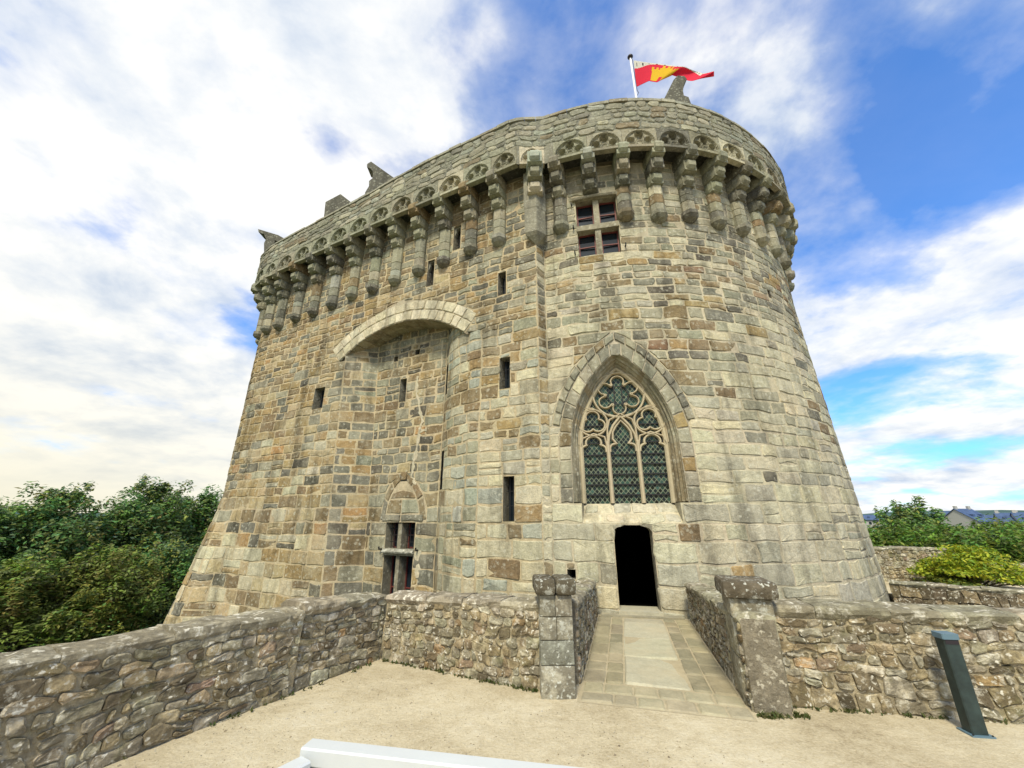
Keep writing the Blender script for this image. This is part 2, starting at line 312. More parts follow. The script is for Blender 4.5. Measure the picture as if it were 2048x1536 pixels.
class Wall:
    def __init__(s, P): s.P = P; s.wob = .035; s.tilt = lambda u, z: .017; s.ops = []; s.stones = []; s.mortar = MB()
    def rect(s, a, b, z0, z1): s.ops.append(('r', a, b, z0, z1))
    def func(s, fn): s.ops.append(('f', fn))
    def lay(s, u0, u1, courses, width, color, gap=.035, proud=.007, rough=.017, mcol=(.40, .33, .23), round_=.035, bulge=.008, nostone_below=-9):
        """u0,u1 may be functions of z"""
        fu0 = u0 if callable(u0) else (lambda z: u0); fu1 = u1 if callable(u1) else (lambda z: u1)
        for z0, z1 in zip(courses[:-1], courses[1:]):
            bl = []; fills = []
            for op in s.ops:
                if op[0] == 'r':
                    _, a, b, a0, a1 = op
                    if a1 <= z0 or a0 >= z1: continue
                    bl.append((a, b, a, b))
                    if a1 < z1: fills.append((a, b, a1, z1))
                    if a0 > z0: fills.append((a, b, z0, a0))
                else:
                    q0 = op[1](z0 + .001); q1 = op[1](z1 - .001)
                    if q0 is None and q1 is None: continue
                    if q0 is None: m = (q1[0] + q1[1]) / 2; q0 = (m, m) if q1[1] - q1[0] < 1.5 else q1
                    if q1 is None: m = (q0[0] + q0[1]) / 2; q1 = (m, m) if q0[1] - q0[0] < 6 else q0
                    bl.append((q0[0], q0[1], q1[0], q1[1]))
            f0, f1 = fu0(z0), fu1(z0); bl = [b for b in bl if b[1] > f0 and b[0] < f1]; fills = [b for b in fills if b[1] > f0 and b[0] < f1]
            bl.sort(); cur = (fu0(z0), fu0(z1)); free = []
            for b in bl:
                free.append((cur[0], b[0], cur[1], b[2])); cur = (max(cur[0], b[1]), max(cur[1], b[3]))
            free.append((cur[0], fu1(z0), cur[1], fu1(z1)))
            for (a, b, za, zb) in fills: free_piece = (a, b, a, b); s.piece(free_piece, za, zb, width, color, gap, proud, rough, mcol, round_, bulge, True)
            for fr in free: s.piece(fr, z0, z1, width, color, gap, proud, rough, mcol, round_, bulge, False, z1 < nostone_below)
    def piece(s, fr, z0, z1, width, color, gap, proud, rough, mcol, round_, bulge, single, nostone=False):
        a0, b0, a1, b1 = fr
        l0, l1 = b0 - a0, b1 - a1
        if max(l0, l1) < .02: return
        l0 = max(l0, 0); l1 = max(l1, 0); ln = (l0 + l1) / 2
        n = max(1, int(ln / .45) + 1)
        vb = [s.P(a0 + l0 * i / n, z0, -.004) for i in range(n + 1)]; vt = [s.P(a1 + l1 * i / n, z1, -.004) for i in range(n + 1)]
        mc = mcol(a0, z0) if callable(mcol) else mcol
        s.mortar.add(vb + vt, [[i, i + 1, n + 2 + i, n + 1 + i] for i in range(n)], mc)
        if nostone or ln < .08 or z1 - z0 < .07: return
        w = width(a0, z0) if callable(width) else width
        lo_, hi_ = min(a0, a1), max(b0, b1); t = [lo_]; h = z1 - z0
        while not single:
            x = t[-1] + random.uniform(*w) * (.7 + .6 * h / .3)
            if x > hi_ - w[0] * .6: break
            t.append(x)
        t.append(hi_)
        tl = [random.uniform(-.012, .012) for _ in t]; tl[0] = tl[-1] = 0
        for i in range(len(t) - 1):
            q = [(t[i] - tl[i], z0), (t[i + 1] - tl[i + 1], z0), (t[i + 1] + tl[i + 1], z1), (t[i] + tl[i], z1)]
            if abs(a1 - a0) > 1e-4: q = clip(q, (a0, z0), (h, -(a1 - a0)))
            if abs(b1 - b0) > 1e-4 and len(q) > 2: q = clip(q, (b0, z0), (-h, (b1 - b0)))
            if len(q) < 3: continue
            uc = sum(p[0] for p in q) / len(q); zc_ = (z0 + z1) / 2; pr = proud * random.uniform(.3, 2.2)
            if not single and h > .30 and random.random() < .16 and len(q) == 4:      # now and then two thin stones stand in for one
                zm = z0 + h * random.uniform(.4, .6)
                for qq in (clip(q, (0, zm), (0, -1)), clip(q, (0, zm), (0, 1))):
                    m = stone_mesh(s.P, qq, gap, pr, color(uc, zc_), round_, rough, False, bulge, wob=s.wob, tlt=s.tilt(uc, zc_))
                    if m: s.stones.append(m)
                continue
            m = stone_mesh(s.P, q, gap * random.uniform(.7, 1.5), pr, color(uc, zc_), round_, rough, False, bulge, wob=s.wob, tlt=s.tilt(uc, zc_))
            if m: s.stones.append(m)
    def single(s, quad, col, gap=.03, proud=.015, rough=.008, round_=.02, bulge=.004):
        m = stone_mesh(s.P, quad, gap, proud, col, round_, rough, False, bulge)
        if m: s.stones.append(m)

def stone_score(m):
    K = 8; v = m.v; pr = [proj(p) for p in v[:K]]
    if any(p is None for p in pr): return 0
    xs = [p[0] for p in pr]; ys = [p[1] for p in pr]; cx, cy = sum(xs) / K, sum(ys) / K
    if not (0 < cx < 2048 and 0 < cy < 1536): return 0
    a = 0
    for i in range(K): a += xs[i] * ys[(i + 1) % K] - xs[(i + 1) % K] * ys[i]
    return abs(a) / 2
def emit_stones(stones, name, mat, parent, limit=300, ok=lambda m: True, stuff='small_stones'):
    sc = [(stone_score(m) if ok(m) else 0, i) for i, m in enumerate(stones)]
    sc.sort(reverse=True); keep = set(i for s_, i in sc[:limit] if s_ > 0); rest = MB()
    for i, m in enumerate(stones):
        if i in keep: m.build(name, mat, parent)
        else: rest.ext(m)
    if rest.f:
        o = rest.build(stuff, mat, parent); o['kind'] = 'stuff'
    return len(stones)

# ================================================================== SETTING
def polysheet(name, poly, z, mat, kind='structure', depth=None, label=None):
    mb = MB()
    if depth is None: mb.add([(x, y, z) for x, y in poly], [list(range(len(poly)))])
    else: mb.prism(poly, z - depth, z, lambda a, b, d: (a, b, d))
    o = mb.build(name, mat, None, recenter=False); o['kind'] = kind; return o
# ground: one sheet to the horizon, a ditch round the keep, hills far away
def ground_z(x, y):
    r = math.hypot(x - 2, y - 14); z = -5.2
    if r > 22: z -= min(5.0, (r - 22) * .12)
    if r > 110: z += (min(r, 420) - 110) * .022
    return z + (.5 * noise.noise(Vector((x * .03, y * .03, 1))) if r > 25 else 0)
mb = MB(); rad = [0, 6, 12, 18, 24, 32, 44, 60, 85, 120, 170, 250, 380, 600, 1000, 1800, 3200, 6000]; seg = 72
V = []
for r in rad:
    for k in range(seg):
        a = 2 * math.pi * k / seg; x, y = 2 + r * math.sin(a), 14 + r * math.cos(a); V.append((x, y, ground_z(x, y)))
F = []
for i in range(len(rad) - 1):
    for k in range(seg): F.append([i * seg + k, i * seg + (k + 1) % seg, (i + 1) * seg + (k + 1) % seg, (i + 1) * seg + k])
mb.add(V, F); mb.build('ground', 'grass', None, recenter=False)['kind'] = 'structure'
# far wooded hills
MT['hill'] = plain('hazy_woodland', (.075, .125, .12), 1, 0, 0, bump=0, vary=.35, vscale=.02)  # blue cast of distance haze put into the woodland colour
mb = MB(); V = []; F = []
ns = 90
for k in range(ns + 1):
    a = R_(-75 + 150 * k / ns); h = 16 + 14 * noise.noise(Vector((a * 3, 2, 5))) + 5 * noise.noise(Vector((a * 14, 4, 5)))
    for r, zz in ((900, -6), (1150, h * .72), (1500, h), (1900, -6)): V.append((r * math.sin(a), r * math.cos(a), zz))
for k in range(ns):
    for j in range(3): b = k * 4; F.append([b + j, b + j + 1, b + 4 + j + 1, b + 4 + j])
mb.add(V, F); mb.build('hills', 'hill', None, smooth=True, recenter=False)['kind'] = 'structure'

# terrace polygons (z = 0) with retaining sides
W0 = Vector((-1.77, 6.27)); WA = Vector((.495, .869))             # corner of the left parapet and the direction of its inner face
def wa(t): q = W0 - WA * t; return (q.x, q.y)
polysheet('terrace', [wa(38), (30, -27), (30, 1.0), (12.5, 3.25), (2.9, 5.3), (2.75, 5.55), (.6, 5.75), (.4, 5.65), (-1.78, 6.72), (W0.x - .35, W0.y + .3)], 0, 'gravel', depth=6)
polysheet('far_terrace', [(13.5, 2.95), (30, .9), (30, 9), (24, 12), (16.5, 13.9), (11.0, 14.6), (9.75, 11.15), (11.25, 9.65), (13.9, 6.9)], -.004, 'gravel', depth=6)
# loose pebbles on the gravel
mb = MB()
for i in range(6500):
    t = random.random() ** .7; y = 1.6 + 4.6 * t; x = random.uniform(-3.2, 4.5)
    if x < W0.x - .575 * (W0.y - y) + .05 or y > 4.75 and x > -.9 + (5.9 - y) * 3.2 or (y > 5.9 - .52 * (x + 1.7)): continue
    s = random.uniform(.002, .008) * (1.9 if random.random() < .06 else 1); a = random.random() * 6.3
    g = random.uniform(.55, 1.25); col = tuple(g * c for c in random.choice([(.30, .25, .16), (.36, .31, .22), (.22, .18, .12), (.40, .37, .30)]))
    v = [(x + s * math.cos(a + k * 1.571) * random.uniform(.7, 1.3), y + s * math.sin(a + k * 1.571) * random.uniform(.7, 1.3), .001) for k in range(4)]
    mb.add(v + [(x, y, s * .8)], [[0, 1, 4], [1, 2, 4], [2, 3, 4], [3, 0, 4]], col)
o = mb.build('pebbles', 'slab', None, recenter=False); tag(o, 'loose small pebbles scattered over the sandy gravel', 'gravel', kind='stuff')

# bridge deck and its paving
BD = Vector((math.sin(R_(14.8)), math.cos(R_(14.8)))); BN = Vector((BD.y, -BD.x))      # along the bridge, and to its right
B0 = Vector((1.66, 5.35))                                                             # middle of the central slabs at the near end
def bp(x, y): q = B0 + BN * x + BD * y; return (q.x, q.y)
o = polysheet('bridge', [bp(-1.25, .15), bp(1.25, .15), bp(1.25, 3.75), bp(-1.25, 3.75)], -.03, 'gravel', depth=6)
pave = MB(); pave.add([(*bp(-.85, -.62), .002), (*bp(.85, -.62), .002), (*bp(.86, 3.55), .002), (*bp(-.86, 3.55), .002)], [[0, 1, 2, 3]], (.40, .345, .23))
pv = pave.build('path', 'slab', None); pv['kind'] = 'structure'
Ppath = lambda u, z, d: (*bp(u, z), .006 + d)
def pslab(x0, x1, y0, y1, col, gap=.016, proud=.007):
    m = stone_mesh(Ppath, [(x0, y0), (x1, y0), (x1, y1), (x0, y1)], gap, proud, col, .02, .006, False, .001, -.004); m.build('paving_slab', 'slab', pv)
for y0, y1 in ((-.02, 1.0), (1.0, 2.02), (2.02, 3.0)): pslab(-.36, .36, y0, y1, jit((.42, .40, .295), .05), .010, .006)
for sx in (-1, 1):
    for x0, x1 in ((.37, .58), (.58, .84)):
        y = -.05
        while y < 3.3:
            l = random.uniform(.28, .62); a, b = sorted((sx * x0, sx * x1)); pslab(a, b, y, min(y + l, 3.42), jit(random.choice([(.28, .25, .165), (.31, .275, .18), (.25, .23, .155)]), .12)); y += l
x = -.8
for y0, y1 in ((-.33, -.06), (-.6, -.34)):
    x = -.82
    while x < .75: l = random.uniform(.22, .42); pslab(x, min(x + l, .84), y0, y1, jit((.34, .31, .21), .1)); x += l
pslab(-.36, .36, 3.02, 3.3, jit((.33, .31, .23), .05))

# ================================================================== THE KEEP
keep = empty('castle_keep', (2, 12, 0), 'tall medieval granite keep with round tower, battered walls and machicolated parapet', 'castle')
C0 = Vector((4.0, 16.3)); UR = 7.4
def Rz(z): return 7.58 - .04 * max(-6., min(z, 8.25))
UC = -1.40                                                        # centre line of the chapel window
def hollow(u, z):
    return 0
    t = min(1, (z - .95) / 1.15); x = abs(u - UC); e = .98 + .45 * (1 - t)
    k = max(0, min(1, (e - x) / .34)); k = k * k * (3 - 2 * k); return .46 * t ** 1.4 * k
def P_tower(u, z, d):
    th = u / UR; r = Rz(z) + d - hollow(u, z); return (C0.x + r * math.sin(th), C0.y - r * math.cos(th), z)
S0 = Vector((.70, 9.45)); LD = Vector((-.897, .442)).normalized(); ND = Vector((LD.y, -LD.x))   # ND points into the building
if ND.y < 0: ND = -ND
def reent(z):
    dx, dy = math.sin(R_(5.55)), math.cos(R_(5.55)); b = dx * C0.x + dy * C0.y; t = b - math.sqrt(b * b - C0.length_squared + Rz(z) ** 2); return Vector((dx * t, dy * t))
def u_re(z): q = reent(z) - C0; return math.atan2(q.x, -q.y) * UR
S_STR = 12.35; AR = 1.6                                            # straight length of the left front, radius of its rounded end
def P_left(u, z, d):
    if u <= S_STR: q = S0 + LD * u; n = -ND; fl = 0
    else:
        a = min((u - S_STR) / AR, 1.75); rest = u - S_STR - a * AR
        cen = S0 + LD * S_STR + ND * AR; n = -ND * math.cos(a) + LD * math.sin(a); q = cen + n * AR
        q = q + (ND * math.sin(a) + LD * math.cos(a)) * rest
    k = max(0, min(1, (u - 11.6) / 1.6)); k = k * k * (3 - 2 * k); fl = k * (.17 * max(0, 2.7 - max(z, -3)) ** 1.12)
    q = q + n * (d + fl); return (q.x, q.y, z)
def P_ret(u, z, d):
    t = reent(z); s = S0 + (t - S0) * (u / .4); n = (t - S0); n = Vector((n.y, -n.x)).normalized(); s = s + n * d; return (s.x, s.y, z)
# recess behind the great arch: bulging turret, back wall, splayed jamb
RQ = [(1.75 + 2.41 * math.sin(R_(a)), 2.41 * (1 - math.cos(R_(a)))) for a in np.linspace(0, 46, 9)]
RQ = RQ + [(6.46, .70), (7.33, 0)]
RQL = [0]
for a, b in zip(RQ[:-1], RQ[1:]): RQL.append(RQL[-1] + math.hypot(b[0] - a[0], b[1] - a[1]))
RLEN = RQL[-1]; U_BACK0, U_BACK1 = RQL[8], RQL[9]
def rq(u):
    u = max(0, min(RLEN, u)); i = max(0, min(len(RQ) - 2, next((j for j in range(len(RQL) - 1) if RQL[j + 1] >= u), len(RQ) - 2)))
    t = (u - RQL[i]) / (RQL[i + 1] - RQL[i]); a, b = RQ[i], RQ[i + 1]; dl = math.hypot(b[0] - a[0], b[1] - a[1])
    return a[0] + (b[0] - a[0]) * t, a[1] + (b[1] - a[1]) * t, -(b[1] - a[1]) / dl, (b[0] - a[0]) / dl
def P_rec(u, z, d):
    s, dep, ns_, nd_ = rq(u); s += max(-.5, .062 * (z - 7.2)) * max(0, min(1, (s - 4.6) / 1.6))
    q = S0 + LD * (s + (ns_) * d) + ND * (dep - nd_ * d); return (q.x, q.y, z)
def u_back(s): return U_BACK0 + (s - RQ[8][0])
A_ = lambda z: 7.33 + max(-.5, .062 * (z - 7.2))
def courses(z0, z1, hf):
    c = [z0]
    while c[-1] < z1 - .12: c.append(c[-1] + hf(c[-1]))
    c[-1] = z1; return c
hf = lambda z: (random.uniform(.34, .46) if z < 2.2 else random.uniform(.26, .39) if z < 5.5 else random.uniform(.20, .32))
PAL = dict(honey=(.40, .315, .175), pale=(.47, .435, .305), cream=(.52, .465, .31), grey=(.295, .275, .195), green=(.28, .275, .195), brown=(.225, .168, .092), gold=(.325, .235, .11),
           orange=(.36, .225, .10), dark=(.115, .105, .078), slate=(.17, .163, .125), blue=(.36, .375, .30), ash=(.385, .365, .275), rust=(.245, .155, .09))
def pick(w): k = random.choices(list(w), list(w.values()))[0]; return jit(PAL[k], .13)
def sm(a, b, x): t = max(0, min(1, (x - a) / (b - a))); return t * t * (3 - 2 * t)
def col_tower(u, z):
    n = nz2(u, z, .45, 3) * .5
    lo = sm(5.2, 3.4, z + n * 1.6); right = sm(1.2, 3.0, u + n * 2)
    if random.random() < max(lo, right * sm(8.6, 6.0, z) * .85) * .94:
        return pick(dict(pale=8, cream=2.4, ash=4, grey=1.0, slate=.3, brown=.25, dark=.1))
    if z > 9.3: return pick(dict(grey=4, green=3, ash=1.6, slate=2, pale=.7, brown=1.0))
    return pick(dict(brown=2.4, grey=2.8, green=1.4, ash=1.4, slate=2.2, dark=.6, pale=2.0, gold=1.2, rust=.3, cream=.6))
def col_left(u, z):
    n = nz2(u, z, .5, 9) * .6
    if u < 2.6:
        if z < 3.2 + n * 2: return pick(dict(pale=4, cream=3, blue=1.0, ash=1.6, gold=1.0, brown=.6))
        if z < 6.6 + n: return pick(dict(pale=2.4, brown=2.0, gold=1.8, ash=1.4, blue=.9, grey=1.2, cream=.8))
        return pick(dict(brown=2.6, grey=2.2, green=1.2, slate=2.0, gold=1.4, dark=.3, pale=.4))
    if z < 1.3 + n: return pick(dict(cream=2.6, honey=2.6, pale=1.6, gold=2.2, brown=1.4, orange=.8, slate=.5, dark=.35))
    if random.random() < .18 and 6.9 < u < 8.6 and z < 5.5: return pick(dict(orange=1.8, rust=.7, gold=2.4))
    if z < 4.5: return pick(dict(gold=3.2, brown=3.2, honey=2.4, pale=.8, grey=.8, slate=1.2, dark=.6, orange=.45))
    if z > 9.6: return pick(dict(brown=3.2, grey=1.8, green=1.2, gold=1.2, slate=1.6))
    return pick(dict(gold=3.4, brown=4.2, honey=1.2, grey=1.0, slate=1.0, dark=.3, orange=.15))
def tilt_tower(u, z): return .005 + .016 * sm(3.8, 5.6, z) * (1 - .5 * sm(2, 4, u))
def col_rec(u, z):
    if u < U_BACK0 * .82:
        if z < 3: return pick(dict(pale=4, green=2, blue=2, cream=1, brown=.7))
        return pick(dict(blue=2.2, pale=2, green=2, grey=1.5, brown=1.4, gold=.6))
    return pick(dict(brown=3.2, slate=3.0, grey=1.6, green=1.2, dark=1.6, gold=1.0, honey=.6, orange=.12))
mort = lambda u, z: jit((.52, .46, .32), .08)
mortL = lambda u, z: jit((.52, .43, .27), .08)

CO = [-2.0]
for zb_ in (1.74, 2.16, 4.0, 7.08, 12.1): CO = CO[:-1] + courses(CO[-1], zb_, hf)
CO = [c for i, c in enumerate(CO) if i == 0 or c - CO[i - 1] > .02]
tower = Wall(P_tower); left = Wall(P_left); ret = Wall(P_ret); rec = Wall(P_rec)
# ---- openings
AW, AR_, AZ = 1.72, 3.30, 3.50                                     # chapel window hood: half width, arc radius, springing
def half(off, z):
    if z <= AZ: return AW - off
    v = (AR_ - off) ** 2 - (z - AZ) ** 2
    if v <= 0: return None
    x = AW - AR_ + math.sqrt(v); return x if x > 0 else None
def chapel_int(z):
    if z < 2.16: return None
    off = 0 if z > 4.0 else .20
    h = half(off, z); return None if h is None else (max(UC - h, u_re(z) + .01), UC + h)
tower.func(chapel_int)
APR = 1.04; tower.rect(UC - APR, UC + APR, 1.74, 2.16)
DOOR = (-1.80, -1.02, .06, 1.70); tower.rect(*DOOR)
XW = (-2.16, -.96, 8.90, 10.86); tower.rect(*XW)
SLOT = (3.72, 3.86, 7.95, 8.2); tower.rect(*SLOT)
DRAIN = (-2.82, -2.64, .62, .80); tower.rect(*DRAIN)
ARC_S, ARC_Z, ARI, ARO = 4.97, 3.97, 4.06, 4.76
def arch_int(z):
    if z < 7.08: return (1.75, A_(z))
    if z < 7.62: h = .839 * (z - ARC_Z)
    elif z < ARC_Z + ARO: h = math.sqrt(max(0, ARO ** 2 - (z - ARC_Z) ** 2))
    else: return None
    return (ARC_S - h, ARC_S + h)
left.func(arch_int)
LW = [(.98, 1.24, 8.03, 8.80), (.84, 1.16, 5.12, 6.02), (.72, 1.02, 1.78, 2.82), (8.10, 8.62, 5.47, 6.24), (2.68, 2.96, 10.22, 11.15), (3.68, 3.96, 9.12, 10.12)]
for w in LW: left.rect(*w)
ub = u_back
RW = [(ub(5.08), ub(5.36), 5.50, 6.30), (RQL[7] - .05, RQL[7] + .13, 5.45, 6.45), (RQL[7] - .12, RQL[7] + .14, 2.62, 3.72), (RQL[6] + .1, RQL[7] - .12, -.5, .66),
      (ub(5.55), ub(5.72), 7.02, 7.18), (ub(4.62), ub(4.8), 7.1, 7.28)]
for w in RW: rec.rect(*w)
LX = (ub(4.24), ub(5.52), -.9, 1.74); rec.rect(*LX)
LXA = ub(4.86)
def relieve(z):
    if not 1.74 < z < 2.92: return None
    r = 1.55; w = 1.0; v = r * r - (z - 1.80) ** 2
    if v <= 0: return None
    x = w - r + math.sqrt(v); return (LXA - x, LXA + x) if x > 0 else None
rec.func(relieve)
# ---- masonry
tower.tilt = tilt_tower
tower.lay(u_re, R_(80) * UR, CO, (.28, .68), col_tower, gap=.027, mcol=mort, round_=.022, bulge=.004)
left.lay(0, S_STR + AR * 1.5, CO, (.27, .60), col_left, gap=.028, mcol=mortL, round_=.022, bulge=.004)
ret.lay(0, .4, CO, (.3, .6), col_left, gap=.03, mcol=mort)
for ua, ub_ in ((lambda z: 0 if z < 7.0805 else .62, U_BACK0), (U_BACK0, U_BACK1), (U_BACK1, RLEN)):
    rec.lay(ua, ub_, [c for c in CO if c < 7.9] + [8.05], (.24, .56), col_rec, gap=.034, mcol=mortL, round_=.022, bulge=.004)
# lower blind masonry down into the ditch and round the back
blind = MB()
us = np.linspace(R_(80) * UR, R_(205) * UR, 26)
for a, b in zip(us[:-1], us[1:]): blind.quad(P_tower(a, -6, 0), P_tower(b, -6, 0), P_tower(b, 12.1, 0), P_tower(a, 12.1, 0), (.3, .27, .2))
for Pf, a0, a1 in ((P_tower, u_re(-2), R_(80) * UR), (P_left, 0, S_STR + 5)):
    us = np.linspace(a0, a1, 40)
    for a, b in zip(us[:-1], us[1:]): blind.quad(Pf(a, -6, -.01), Pf(b, -6, -.01), Pf(b, -2.0, -.01), Pf(a, -2.0, -.01), (.33, .29, .2))
us = np.linspace(S_STR + AR * 1.5, S_STR + AR * 1.75 + 12, 14)
for a, b in zip(us[:-1], us[1:]): blind.quad(P_left(a, -6, 0), P_left(b, -6, 0), P_left(b, 12.1, 0), P_left(a, 12.1, 0), (.3, .27, .2))
blind.build('rear_wall', 'ashlar', keep)

# ---- great arch: two rings of pale voussoirs and a deep soffit
def polar(r, a): return (ARC_S - r * math.sin(a), ARC_Z + r * math.cos(a))
PALE = [(.60, .54, .38), (.56, .50, .34), (.65, .59, .43)]
for r0, r1, n in ((ARI, ARI + .36, 17), (ARI + .36, ARO, 15)):
    an = np.linspace(-R_(40), R_(40), n + 1); an[1:-1] += rng.normal(0, .008, n - 1)
    for a, b in zip(an[:-1], an[1:]):
        q = [polar(r0, b), polar(r0, a), polar(r1, a), polar(r1, b)]
        left.single([q[1], q[0], q[3], q[2]] if q[0][0] > q[1][0] else q, jit(random.choice(PALE), .07), gap=.02, proud=.02, rough=.01)
arch_back = MB(); an = np.linspace(-R_(40), R_(40), 25)
for a, b in zip(an[:-1], an[1:]):
    arch_back.quad(*[P_left(*polar(r, t), -.007) for r, t in ((ARI + .004, a), (ARI + .004, b), (ARO + .3, b), (ARO + .3, a))], (.44, .38, .27))
left.mortar.ext(arch_back)
sof = MB(); an = np.linspace(-R_(42), R_(42), 18)
def psof(r, a, dep): s, z = polar(r, a); q = S0 + LD * s + ND * dep; return (q.x, q.y, z)
for a, b in zip(an[:-1], an[1:]):
    c = jit((.36, .30, .20), .12); e = .0035
    for d0, d1 in ((.0, .42), (.42, .95)):
        V = [psof(ARI, a + e, d0 + .005), psof(ARI, b - e, d0 + .005), psof(ARI, b - e, d1 - .01), psof(ARI, a + e, d1 - .01)] + [psof(ARI + .06, t, d) for t, d in ((a, d0), (b, d0), (b, d1), (a, d1))]
        sof.add(V, [[0, 1, 2, 3], [0, 4, 5, 1], [1, 5, 6, 2], [2, 6, 7, 3], [3, 7, 4, 0]], jit(c, .06))
sof.build('arch_soffit', 'ashlar', keep)

# ---- window and door reveals
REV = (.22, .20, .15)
def reveal(P, r, depth, col=REV, splay=0.0):
    a, b, z0, z1 = r; mb = MB(); e = splay
    f = [P(a, z0, .006), P(b, z0, .006), P(b, z1, .006), P(a, z1, .006)]; k = [P(a + e, z0, -depth), P(b - e, z0, -depth), P(b - e, z1, -depth), P(a + e, z1, -depth)]
    for i in range(4): j = (i + 1) % 4; mb.quad(f[i], f[j], k[j], k[i], jit(col, .1))
    return mb
def slit(P, r, depth=.3, bars=1, name='window', trefoil=False):
    a, b, z0, z1 = r; w = reveal(P, r, depth).build(name, 'ashlar', keep)
    MBp = MB(); MBp.quad(P(a - .03, z0 - .03, -depth + .002), P(b + .03, z0 - .03, -depth + .002), P(b + .03, z1 + .03, -depth + .002), P(a - .03, z1 + .03, -depth + .002)); MBp.build('pane', 'glass', w)
    m = MB(); mid = (a + b) / 2
    for i in range(bars):
        u = a + (b - a) * (i + 1) / (bars + 1); m.tube([P(u, z0 - .02, -depth * .55), P(u, z1 + .02, -depth * .55)], .011, 5)
    n = max(2, int((z1 - z0) / .28))
    for i in range(1, n): z = z0 + (z1 - z0) * i / n; m.tube([P(a - .02, z, -depth * .55), P(b + .02, z, -depth * .55)], .009, 5)
    m.build('window_bars', 'iron', w)
    if trefoil:   # carved head filling the top corners
        h = (b - a) / 2; m = MB()
        for sx in (-1, 1):
            pts = [(mid + sx * h, z1 + .005), (mid, z1 + .005)] + [(mid + sx * h * (.62 * math.sin(t)), z1 - .1 - h * .55 + h * .62 * math.cos(t) + .06) for t in np.linspace(0, 2.2, 8)] + [(mid + sx * h, z1 - .34)]
            m.prism(pts, -.16, -.06, lambda x, z, d: P(x, z, d), (.24, .23, .18))
        m.build('trefoil_head', 'carved', w)
    return w
for i, r in enumerate(LW): slit(P_left, r, .32, 1 if r[1] - r[0] < .3 else 2, trefoil=i >= 4)
for r in RW[:4]: slit(P_rec, r, .26)
for P, r in ((P_rec, RW[4]), (P_rec, RW[5]), (P_tower, SLOT), (P_tower, DRAIN)):
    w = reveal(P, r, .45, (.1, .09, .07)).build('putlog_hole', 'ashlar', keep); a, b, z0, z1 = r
    m = MB(); m.quad(P(a - .02, z0 - .02, -.44), P(b + .02, z0 - .02, -.44), P(b + .02, z1 + .02, -.44), P(a - .02, z1 + .02, -.44)); m.build('hole_back', 'black', w)
def crosswin(P, r, depth, tz, stone, hood, name):
    a, b, z0, z1 = r; w = reveal(P, r, depth + .12, stone).build(name, 'ashlar', keep); mid = (a + b) / 2
    m = MB(); m.quad(P(a - .05, z0 - .05, -depth - .10), P(b + .05, z0 - .05, -depth - .10), P(b + .05, z1 + .05, -depth - .10), P(a - .05, z1 + .05, -depth - .10))
    m.build('pane', 'glass', w)
    def bar(u0, u1, za, zb, d0, d1, nm, mat, col=stone):
        m = MB(); m.box((u0, za, d0), (u1, zb, d1), col, lambda x, z, d: P(x, z, d)); m.build(nm, mat, w)
    bar(mid - .085, mid + .085, z0 - .01, tz - .09, -depth - .08, -.03, 'mullion', 'ashlar')
    bar(mid - .085, mid + .085, tz + .09, z1 + .01, -depth - .08, -.032, 'mullion', 'ashlar')
    bar(a - .02, b + .02, tz - .088, tz + .088, -depth - .07, .035, 'transom', 'ashlar')
    for u0, u1 in ((a, mid - .085), (mid + .085, b)):
        for za, zb in ((z0, tz - .09), (tz + .09, z1)):
            m = MB(); t = .035
            for q in ((u0, u0 + t, za, zb), (u1 - t, u1, za, zb), (u0 + t, u1 - t, za, za + t), (u0 + t, u1 - t, zb - t, zb), (u0 + t, u1 - t, (za + zb) / 2 - .015, (za + zb) / 2 + .015)):
                m.box((q[0], q[2], -depth - .09), (q[1], q[3], -depth - .045), (.2, .2, .2), lambda x, z, d: P(x, z, d))
            m.build('window_frame', 'redwood', w)
    if hood:
        m = MB(); prof = [(0, -.01), (.10, -.01), (.13, .05), (.02, .17), (-.01, .17)]
        for e0, e1 in ((a - .1, mid), (mid, b + .1)): m.add([P(e, z1 + .02 + q[1], q[0]) for e in (e0, e1) for q in prof], [[i, (i + 1) % 5, 5 + (i + 1) % 5, 5 + i] for i in range(5)] + [[0, 1, 2, 3, 4], [9, 8, 7, 6, 5]], stone)
        m.build('hood_mould', 'ashlar', w)
    return w
xw = crosswin(P_tower, XW, .16, 9.86, (.26, .235, .165), True, 'cross_window')
for u, z in ((XW[0] - .12, 10.75), (XW[1] + .1, 10.85), (XW[0] - .1, 9.9), (XW[1] + .1, 9.95), (XW[0] - .1, 9.0), (XW[1] + .12, 9.05)):
    m = MB(); m.tube([P_tower(u, z, -.02), P_tower(u, z, .10), P_tower(u, z + .05, .11)], .02, 6); m.build('iron_pintle', 'iron', xw)
lx = crosswin(P_rec, LX, .30, .93, (.20, .18, .13), False, 'low_cross_window')
m = MB(); prof = [(-.02, 0), (.10, 0), (.12, .04), (.03, .12), (-.02, .12)]
m.add([P_rec(e, .90 + q[1], q[0]) for e in (LX[0] - .04, LX[1] + .04) for q in prof], [[i, (i + 1) % 5, 5 + (i + 1) % 5, 5 + i] for i in range(5)] + [[0, 1, 2, 3, 4], [9, 8, 7, 6, 5]], (.4, .4, .33)); m.build('drip_ledge', 'coping', lx)
for x0, x1 in ((LX[0], LX[0] + .5), (LX[0] + .72, LX[1])):
    m = MB()
    for k in range(4): u = x0 + (x1 - x0) * (k + .5) / 4; m.tube([P_rec(u, 1.02, -.2), P_rec(u, 1.74, -.2)], .011, 5)
    for z in (1.2, 1.38, 1.56): m.tube([P_rec(x0, z, -.2), P_rec(x1, z, -.2)], .009, 5)
    m.build('window_bars', 'iron', lx)
